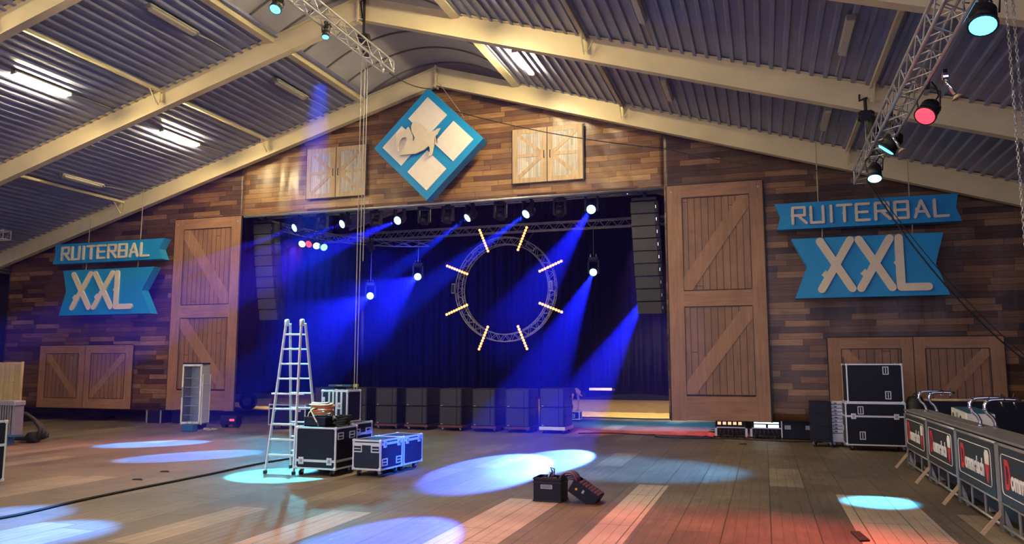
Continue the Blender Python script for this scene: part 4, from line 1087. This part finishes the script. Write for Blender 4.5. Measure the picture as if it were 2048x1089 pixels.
t = thing('speaker_box', 'small black case with pale corner plates under the backdrop, left of the fridge', 'case', (-20.5, 22.9, 0))
MB().bb((-.32, -.25, .02), (.32, .25, .45)).build('body', M_black, t, .01); b = MB(); b.bb((-.33, -.262, .0), (-.27, -.25, .45)); b.bb((.27, -.262, 0), (.33, -.25, .45)); b.build('corner_plate', M_galv, t)
t = thing('black_box', 'plain black case under the backdrop just left of the fridge', 'case', (-19.4, 23.1, 0)); MB().bb((-.45, -.3, .02), (.45, .3, .5)).build('body', M_black, t, .01); MB().tube([(-.1, -.31, .3), (-.1, -.34, .3), (.1, -.34, .3), (.1, -.31, .3)], .012, 6).build('handle', M_rubber, t)
t = thing('black_beam', 'long low black beam lying on the floor under the left backdrop', 'beam', (-22.6, 24.2, 0)); MB().bb((-1.6, -.15, .1), (1.6, .15, .3)).build('beam', M_black, t, .02)
b = MB(); b.bb((-1.4, -.12, 0), (-1.2, .12, .1)); b.bb((1.2, -.12, 0), (1.4, .12, .1)); b.build('support', M_black, t)
# trailer wheel and beam beyond
t = thing('trailer_wheel', 'fat-tyred cart wheel standing on the sand at the left of the stage opening', 'wheel', (-22.6, 30.8, 0), .25)
MB().cyl((0, -.14, .40), (0, .14, .40), .40, n=24).build('tyre', M_rubber, t, .04); b = MB(); b.cyl((0, -.16, .4), (0, -.13, .4), .2, n=18); b.build('rim', M_galv, t)
b = MB(); b.bb((-1.2, -.06, .35), (-.02, .06, .45)); b.build('axle_beam', M_blackm, t)
t = thing('timber_beam', 'pale timber beam lying on the sand behind the left door', 'timber', (-23.2, 36.0, 0), -.03)
MB().bb((-1.9, -.15, .35), (1.9, .15, .6)).build('beam', M_pale, t, .02); b = MB(); b.bb((-1.7, -.12, 0), (-1.5, .12, .35)); b.bb((1.4, -.12, 0), (1.6, .12, .35)); b.build('support_block', M_pale, t)
t = thing('white_board', 'short white board lying at the curtain hem right of the bass speakers', 'board', (-6.8, 33.75, 0)); MB().bb((-.5, -.03, .94), (.5, .03, 1.05)).build('board', M_white, t, .01)
b = MB(); b.box((.58, 0, .98), (.12, .08, .09)); b.build('end_clamp', M_blackm, t)
b = MB(); b.bar((-.3, .02, 1.0), (-.3, .16, 1.06), .02, .02); b.bar((.3, .02, 1.0), (.3, .16, 1.06), .02, .02); b.build('hook', M_blackm, t)
# fin heater, hose and pine partition at the far left
t = thing('pine_partition', 'pale vertical-board partition standing at the left picture edge', 'partition', (-23.95, 19.3, 0))
MB().bb((-1.1, -.02, .3), (1.15, .02, 2.08)).build('board_panel', M_pale, t); b = MB(); b.bb((1.15, -.03, 0), (1.2, .03, 2.14)); b.bb((-1.15, -.03, 0), (-1.1, .03, 2.14)); b.bb((-1.1, -.03, 2.06), (1.15, .03, 2.12)); b.build('frame', M_swood, t)
t = thing('ribbed_metal_stand', 'blue-lit stack of ribbed metal uprights at the left picture edge', 'metal stand', (-18.45, 15.3, 0))
MB().bb((-.42, -.16, 1.0), (.42, .16, 1.12)).build('top_channel', M_galv, t, .02)
for k in range(10): MB().bb((-.40 + k * .083, -.15, .27), (-.37 + k * .083, .15, 1.0)).build('upright_fin', M_silver, t, .004)
b = MB(); b.bb((.1, -.1, .02), (.2, .1, .27)); b.bb((-.35, -.1, .02), (-.25, .1, .27)); b.bb((-.4, -.14, .22), (.42, .14, .27)); b.build('foot_frame', M_bluep, t)
t = thing('thick_hose', 'thick black hose looped on the floor beside the ribbed metal stand', 'hose', (-18.6, 16.1, 0))
P = [Vector((-.35, 0, .72)), Vector((-.1, .05, .74)), Vector((.2, .05, .6)), Vector((.42, .05, .38)), Vector((.46, .02, .16)), Vector((.25, 0, .09)), Vector((-.1, 0, .09)), Vector((-.4, -.02, .09))]
for k in range(3): MB().tube([p + Vector((.02 * k, .10 * k - .1, -.08 * k if p.z > .3 else 0)) for p in P], .05, 8).build('hose_loop', M_rubber, t, smooth=True)
MB().cyl((.15, -.1, .13), (.42, -.1, .16), .14, n=14).build('coupling', M_rubber, t, smooth=True)

# ------------------------------------------------------------------ bar with crowd barriers at the right
BX = 2.63; YS = [17.3, 15.15, 13.0, 10.88, 8.8]
bn = ['furthest from the camera', 'second from the flight cases', 'third from the flight cases', 'cropped by the right picture edge']
def text_mesh(s, size, name, m, parent, M4, ext=.003):
    cu = bpy.data.curves.new(name, 'FONT'); cu.body = s; cu.size = size; cu.extrude = ext; cu.offset = size * .028
    ob = bpy.data.objects.new(name, cu); col.objects.link(ob)
    dg = bpy.context.evaluated_depsgraph_get(); me = bpy.data.meshes.new_from_object(ob.evaluated_get(dg)); bpy.data.objects.remove(ob)
    me.transform(M4); me.materials.clear(); me.materials.append(m)
    o = bpy.data.objects.new(name, me); col.objects.link(o); o.parent = parent; return o
for i in range(4):
    ya, yb = YS[i], YS[i + 1]; L = ya - yb
    t = thing('crowd_barrier', f'grey crowd barrier with a black printed banner, {bn[i]}', 'barrier', (BX, (ya + yb) / 2, 0), 0, 'crowd barriers fronting the bar')
    h = L / 2 - .04
    b = MB()
    for y in (-h, h): b.cyl((0, y, .05), (0, y, 1.07), .022, n=10)
    b.cyl((0, -h, 1.07), (0, h, 1.07), .022, n=10); b.cyl((0, -h, .39), (0, h, .39), .016, n=8); b.cyl((0, -h, .12), (0, h, .12), .016, n=8)
    b.build('tube_frame', M_galv, t, smooth=True)
    b = MB()
    for k in range(1, 3): y = -h + 2 * h * k / 3; b.bb((-.008, y - .025, .12), (.008, y + .025, .39))
    b.build('lower_bar', M_silver, t)
    for y in (h,):
        MB().bar((0, y, .30), (-.24, y - .02, .012), .05, .012, (0, 1, 0)).build('foot', M_footw, t)
        MB().bar((0, y, .30), (.09, y - .02, .012), .05, .012, (0, 1, 0)).build('foot', M_galv, t)
    pn = MB(); pn.bb((-.03, -h + .03, .42), (-.014, h - .10, 1.06)); pn = pn.build('banner', M_banner, t, .004)
    b = MB(); b.bb((-.034, h - .12, .42), (-.012, h + .05, 1.07)); b.build('grey_cloth_strip', M_silver, t)
    # rounded white outline
    y0, y1, z0, z1, r = -h + .17, h - .20, .52, .98, .07
    P = []
    for (cy, cz, a0) in ((y1 - r, z1 - r, 0), (y0 + r, z1 - r, 90), (y0 + r, z0 + r, 180), (y1 - r, z0 + r, 270)):
        for k in range(6): a = math.radians(a0 + 90 * k / 5); P.append((-.033, cy + r * math.cos(a), cz + r * math.sin(a)))
    P.append(P[0]); MB().tube(P, .0055, 5).build('white_outline', M_whitep, pn)
    # lettering reads from far (left) to near (right), facing -x
    base = Matrix(((0, 0, -1, -.032), (-1, 0, 0, 0), (0, 1, 0, 0), (0, 0, 0, 1)))
    def TM(u, z): return Matrix.Translation((0, u, z)) @ base
    text_mesh('D', .46, 'red_initial', M_red, pn, TM(y1 - .12, .60) @ Matrix.Diagonal((.62, 1, 1, 1)))
    text_mesh('ommelsch', .30, 'white_lettering', M_whitep, pn, TM(y1 - .345, .62) @ Matrix.Diagonal((.80, 1, 1, 1)))
    b = MB(); uy = y0 + .19; b.xf
    gl = [(-.09, .78), (-.11, .90), (-.06, .955), (.06, .955), (.11, .90), (.09, .78)]
    b.prism(gl, -.004, 0); b.xf(Matrix.Translation((-.033, uy, 0)) @ Matrix.Rotation(PI / 2, 4, 'Z')); b.build('white_glass_emblem', M_whitep, pn)
    b = MB(); b.prism([(-.09, .78), (.09, .78), (.035, .58), (0, .545), (-.035, .58)], -.004, 0); b.prism([(-.025, .86), (.025, .86), (0, .91)], -.008, -.003); b.xf(Matrix.Translation((-.033, uy, 0)) @ Matrix.Rotation(PI / 2, 4, 'Z')); b.build('red_emblem_tip', M_red, pn)
t = thing('bar_counter', 'long grey-topped bar counter behind the bannered barriers', 'bar counter', (3.0, 13.6, 0))
MB().bb((-.33, -5.2, 1.09), (.14, 4.2, 1.125)).build('counter_top', M_counter, t, .01)
MB().bb((-.25, -5.1, .16), (.1, 4.0, 1.09)).build('counter_front', M_black, t)
b = MB(); b.bar((-.15, 4.2, 1.13), (-.1, -1.0, 1.13), .05, .012); b.build('cloth_fold', M_counter, t)
for k in range(7):
    for dx in (-.2, .04): 
        y = -4.6 + k * 1.35 + random.uniform(-.2, .2); MB().cyl((dx, y - .03, .085), (dx, y + .03, .085), .085, n=14).build('wheel', M_rubber, t, .01)
b = MB()
for y in (-4.5, -3, -1.5, 0, 1.5, 3): b.bb((-.22, y - .03, .08), (.06, y + .03, .17))
b.build('wheel_bracket', M_galv, t)
def tap(x, y, label, s=1.):
    t = thing('beer_tap', label, 'beer tap', (x, y, 1.125))
    for k, dx in enumerate((0, .17)):
        P = [Vector(p) * s for p in ((.0, 0, 0), (.0, 0, .08), (-.03, 0, .15), (-.09, 0, .21), (-.12, 0, .27), (-.12, 0, .33), (-.09, 0, .38), (-.03, 0, .405), (.12, 0, .415), (.34, 0, .41))]
        q = []
        for i in range(len(P) - 1):
            for j in range(3): q.append(P[i].lerp(P[i + 1], j / 3))
        q.append(P[-1])
        off = Vector((dx, -.10 * k, -.02 * k))
        MB().tube([p + off * s for p in q], .027 * s, 10).build('swan_neck', M_chrome, t, smooth=True)
        b = MB()
        for p in (P[4], P[6], P[8]): b.cyl(p + off * s - Vector((.0, 0, .015)), p + off * s + Vector((0, 0, .015)), .034 * s, n=12)
        b.build('collar', M_chrome, t, smooth=True)
        MB().lathe([(.05, 0), (.045, .02), (.025, .04)], tuple(off * s), 14).build('flange', M_chrome, t, smooth=True)
    for k, dx in enumerate((.26, .42)):
        p = Vector((dx, -.05, .40)) * s
        MB().cyl(p, p + Vector((.04, 0, -.13)) * s, .014 * s, .010 * s).build('spout', M_chrome, t, smooth=True)
        MB().cyl(p, p + Vector((.03, 0, .07)) * s, .009 * s, .015 * s).build('lever', M_blackm, t)
tap(2.93, 16.9, 'chrome double swan-neck beer tap on the far end of the bar', .95)
tap(2.97, 13.1, 'chrome double swan-neck beer tap on the nearer part of the bar', 1.)
t = thing('white_carton', 'long white carton with dark printed marks behind the bar', 'carton', (3.72, 17.0, .0), PI / 2 - .10)
MB().bb((-1.2, -.22, .66), (1.2, .22, 1.16)).build('carton_body', M_whitep, t, .01)
MB().bb((-1.2, -.2, 1.16), (1.2, .2, 1.17)).build('carton_lid', M_bluep, t)
MB().bb((-1.3, -.25, 0), (1.3, .25, .66)).build('pallet_base', M_black, t)
b = MB()
for cx in (-.35, .85):
    P = [(cx + .09 * math.cos(a), .223, .98 + .09 * math.sin(a)) for a in [2 * PI * q / 14 for q in range(15)]]; b.tube(P, .010, 5)
for cx in (.1, .3): b.bb((cx, .221, .9), (cx + .03, .226, 1.1))
b.build('printed_mark', M_line, t)
t = thing('back_bar', 'dark back-bar panel with a pale top rail behind the beer taps', 'back bar', (4.6, 20.6, 0))
MB().bb((-1.25, -.03, .1), (1.25, .03, 1.18)).build('panel', M_black, t); MB().cyl((-1.28, 0, 1.21), (1.3, 0, 1.21), .03).build('top_rail', M_swood, t, smooth=True)
b = MB()
for x in (-1.22, 1.05, 1.22): b.cyl((x, 0, 0), (x, 0, 1.3), .028)
b.build('post', M_galv, t, smooth=True)
t = thing('pale_panel', 'narrow pale board standing at the right picture edge', 'board', (5.92, 20.8, 0)); MB().bb((-.1, -.03, 0), (.5, .03, 2.1)).build('board', M_white, t); MB().bb((-.14, -.04, 0), (-.1, .04, 2.14)).build('edge', M_galv, t)
t = thing('black_bag', 'small black bag on the bottom case edge beside the bar', 'bag', (3.35, 20.6, 1.15)); t.location.z = 0
MB().lathe([(.2, 0), (.24, .5), (.22, 1.1), (.15, 1.28), (.02, 1.3)], (0, 0, 0), 12).build('bag_body', M_rubber, t, smooth=True); t['label'] = 'tall black bag standing between the case stack and the back bar'; MB().tube([(-.08, 0, 1.26), (0, 0, 1.36), (.08, 0, 1.26)], .012, 6).build('handle', M_rubber, t)

# ------------------------------------------------------------------ gear under the right door
def amp(x, y, label, m, glowrect):
    t = thing('power_rack', label, 'power rack', (x, y, 0), 0, 'power racks under the right barn door')
    MB().bb((-.42, -.3, .06), (.42, .3, .52)).build('rack_shell', M_black, t, .01)
    b = MB(); b.bb((-.44, -.32, .0), (-.38, -.3, .30)); b.bb((.38, -.32, 0), (.44, -.3, .3)); b.bb((-.44, -.32, .27), (.44, -.3, .30)); b.build('edge_trim', M_alu, t)
    for (a, c, z0, z1) in glowrect: MB().bb((a, -.312, z0), (c, -.302, z1)).build('lit_panel', m, t)
    b = MB()
    for k in range(6): xk = -.3 + .11 * k; b.tube([(xk, -.32, .24), (xk + .02, -.42, .18), (xk - .05 + .03 * k, -.46, .02)], .014, 5)
    b.build('patch_lead', M_rubber, t)
amp(-.95, 23.35, 'low power rack with warm lit sockets under the right door', M_rackw, [(-.36 + .14 * k, -.27 + .14 * k, .36, .44) for k in range(5)])
amp(.0, 23.35, 'low power rack with bright white panels under the right door', M_rack, [(-.33, -.02, .30, .38), (.04, .32, .30, .38), (-.33, .32, .41, .45)])
t = thing('low_case', 'low black flight case with two handles under the right backdrop', 'flight case', (.82, 23.3, 0))
MB().bb((-.42, -.3, .02), (.42, .3, .5)).build('body', M_black, t); b = MB(); b.bb((-.44, -.32, 0), (-.41, -.29, .5)); b.bb((.41, -.32, 0), (.44, -.29, .5)); b.build('edge_trim', M_alu, t)
for s in (-1, 1): MB().bb((s * .27 - .08, -.312, .27), (s * .27 + .08, -.3, .38)).build('handle', M_galv, t)
t = thing('folded_stand', 'folded dark metal stand with crossed struts under the right backdrop', 'stand', (1.55, 23.5, 0))
b = MB(); 
for a, c in (((-.3, .05), (.1, .5)), ((-.3, .5), (.1, .05)), ((.1, .05), (.35, .5)), ((.35, .05), (.1, .5))): b.bar((a[0], 0, a[1]), (c[0], 0, c[1]), .03, .03)
b.bb((-.35, -.05, .0), (.4, .05, .04)); b.build('crossed_strut', M_footw, t)
t = thing('cable_pile', 'tangle of black cables on the floor in front of the power racks', 'cable', (-.55, 22.6, 0)); 
for k in range(7):
    P = [(-.9 + .3 * k + .25 * math.cos(a + k), .1 * math.sin(2 * a) + .02 * k, .03 + .02 * (k % 3) + .03 * abs(math.sin(a * 2))) for a in [q * .5 for q in range(12)]]; MB().tube(P, .015, 5).build('cable_strand', M_rubber, t, smooth=True)
cable('floor_cable', 'black cable running along the floor under the right barn door', [(-3.0 + .4 * k, 22.5 - .12 * math.sin(k * .9) - .02 * k, .02) for k in range(12)], .018, M_rubber)
cable('floor_cable', 'black cable snaking on the floor from the silver dolly into the stage', [(-5.3 + .28 * k, 22.9 + .25 * math.sin(k * .6) + .06 * k, .02) for k in range(9)], .018, M_rubber)
cable('floor_cable', 'dark cable along the edge of the wooden floor before the sand', [(-7.0 + .4 * k, 29.9 + .12 * math.sin(k * .7), .025) for k in range(14)], .03, M_rubber)

# ------------------------------------------------------------------ small case and person behind the speakers
case('small silver-edged case on the floor at the hands of the bending person', (-6.72, 28.3, 0), 0, .55, .4, .30, .06, lid=0, handles=(('f', 0, .2),))
t = thing('person', 'person in dark clothes and cap bending over a small case behind the bass speakers', 'person', (-7.0, 28.95, 0), 0)
nodes = {'pel': ((-.15, .12, .93), .15), 'ch': ((.13, -.08, 1.12), .17), 'up': ((.30, -.2, 1.09), .14), 'nk': ((.42, -.27, 1.02), .06), 'hd0': ((.50, -.31, .97), .085), 'hd1': ((.58, -.34, .90), .085),
         'hipL': ((-.16, .22, .86), .10), 'knL': ((-.02, .22, .48), .065), 'anL': ((-.12, .26, .09), .045), 'toL': ((.08, .22, .04), .04),
         'hipR': ((-.14, .00, .86), .10), 'knR': ((.06, -.03, .48), .065), 'anR': ((-.05, .0, .09), .045), 'toR': ((.15, -.03, .04), .04),
         'shL': ((.27, .0, 1.05), .07), 'elL': ((.36, -.15, .76), .045), 'wrL': ((.40, -.38, .50), .03), 'paL': ((.405, -.43, .43), .033),
         'shR': ((.22, -.34, 1.05), .07), 'elR': ((.16, -.42, .76), .045), 'wrR': ((.14, -.46, .50), .03), 'paR': ((.145, -.48, .43), .033)}
edges = [('pel', 'ch'), ('ch', 'up'), ('up', 'nk'), ('nk', 'hd0'), ('hd0', 'hd1'), ('pel', 'hipL'), ('hipL', 'knL'), ('knL', 'anL'), ('anL', 'toL'), ('pel', 'hipR'), ('hipR', 'knR'), ('knR', 'anR'), ('anR', 'toR'),
         ('ch', 'shL'), ('shL', 'elL'), ('elL', 'wrL'), ('wrL', 'paL'), ('ch', 'shR'), ('shR', 'elR'), ('elR', 'wrR'), ('wrR', 'paR')]
for S_ in 'LR':
    base = Vector(nodes['pa' + S_][0])
    for k, (dx, ln) in enumerate(((-.025, .065), (-.009, .075), (.009, .07), (.025, .055))):
        n1, n2 = f'f{S_}{k}a', f'f{S_}{k}b'
        nodes[n1] = (tuple(base + Vector((dx, -.005, -.035))), .010); nodes[n2] = (tuple(base + Vector((dx * 1.1, .01, -.035 - ln))), .008)
        edges += [('pa' + S_, n1), (n1, n2)]
    nodes[f't{S_}'] = (tuple(base + Vector((.045 if S_ == 'R' else -.045, 0, -.02))), .010); nodes[f't{S_}2'] = (tuple(base + Vector((.05 if S_ == 'R' else -.05, .01, -.06))), .008)
    edges += [('pa' + S_, f't{S_}'), (f't{S_}', f't{S_}2')]
def skin(nd, ed, name, m, parent, root, infl=0):
    keys = list(nd); me = bpy.data.meshes.new(name); me.from_pydata([nd[k][0] for k in keys], [(keys.index(a), keys.index(c)) for a, c in ed], [])
    o = bpy.data.objects.new(name, me); col.objects.link(o); o.parent = parent
    sk = o.modifiers.new('skin', 'SKIN'); sk.branch_smoothing = .5
    for i, k in enumerate(keys):
        v = me.skin_vertices[0].data[i]; v.radius = (nd[k][1] + infl,) * 2; v.use_root = (k == root)
    o.modifiers.new('sub', 'SUBSURF').levels = 1; me.materials.append(m); return o
body = skin(nodes, edges, 'body', M_skin, t, 'pel'); body.modifiers['sub'].render_levels = 2
sub_ = lambda ks: {k: nodes[k] for k in ks}
ks = ['pel', 'hipL', 'knL', 'anL', 'hipR', 'knR', 'anR']; skin(sub_(ks), [e for e in edges if e[0] in ks and e[1] in ks], 'trousers', M_jeans, t, 'pel', .018)
nd = sub_(['pel', 'ch', 'up', 'shL', 'shR']); nd['slL'] = ((.31, -.07, .92), .058); nd['slR'] = ((.19, -.38, .92), .058)
skin(nd, [('pel', 'ch'), ('ch', 'up'), ('ch', 'shL'), ('ch', 'shR'), ('shL', 'slL'), ('shR', 'slR')], 'tshirt', M_shirt, t, 'pel', .018)
b = MB(); b.lathe([(.104, -.02), (.11, .02), (.09, .08), (.04, .115), (.005, .12)], (0, 0, 0), 16); b.box((0.0, -.13, -.01), (.15, .12, .012)); b.xf(Matrix.Translation((.55, -.30, .96)) @ Euler((.5, .35, .9)).to_matrix().to_4x4()); b.build('cap', M_shirt, t, smooth=True)
b = MB()
for s in (-1, 1):
    b.box((.60 + .03 * s, -.415, .90 + .01 * s), (.022, .01, .010))
b.build('eye', M_line, t); b = MB(); b.box((.61, -.425, .875), (.018, .03, .03)); b.build('nose', M_skin, t, .006); b = MB()
for s in (-1, 1): b.box((.54 + .085 * s, -.32 + .01 * s, .92), (.018, .03, .045))
b.build('ear', M_skin, t, .008)
for S_, dy in (('L', .22), ('R', -.02)):
    x, y, z = nodes['an' + S_][0]; MB().bb((x - .08, y - .05, 0), (x + .2, y + .05, .09)).build('shoe', M_rubber, t, .02)

# small debris on the floor
for (x, y, lb) in ((-10.9, 12.4, 'small dark scrap on the floor left of the ladder'), (-.6, 21.2, 'small dark scrap on the floor right of the bass speakers'), (-10.6, 11.4, 'tiny dark scrap on the floor near the floor cable')):
    o = MB().add([(-.1, -.03, 0), (.12, -.02, 0), (.08, .05, 0), (-.06, .04, 0), (-.07, -.02, .02), (.08, -.01, .03), (.05, .03, .025), (-.04, .03, .02)], [(0, 1, 2, 3), (4, 5, 6, 7), (0, 1, 5, 4), (1, 2, 6, 5), (2, 3, 7, 6), (3, 0, 4, 7)]).build('floor_scrap', M_rubber); o.location = (x, y, .001); tag(o, lb, 'scrap')

o = MB().add([(0, 0, 0), (.10, .02, 0), (.16, -.45, 0), (.05, -.5, 0), (0, 0, .02), (.10, .02, .02), (.16, -.45, .02), (.05, -.5, .02)], [(0, 1, 2, 3), (4, 5, 6, 7), (0, 1, 5, 4), (1, 2, 6, 5), (2, 3, 7, 6), (3, 0, 4, 7)]).build('black_strap', M_rubber); o.location = (.92, 10.5, .001); tag(o, 'short black strap lying on the floor at the lower right', 'strap')
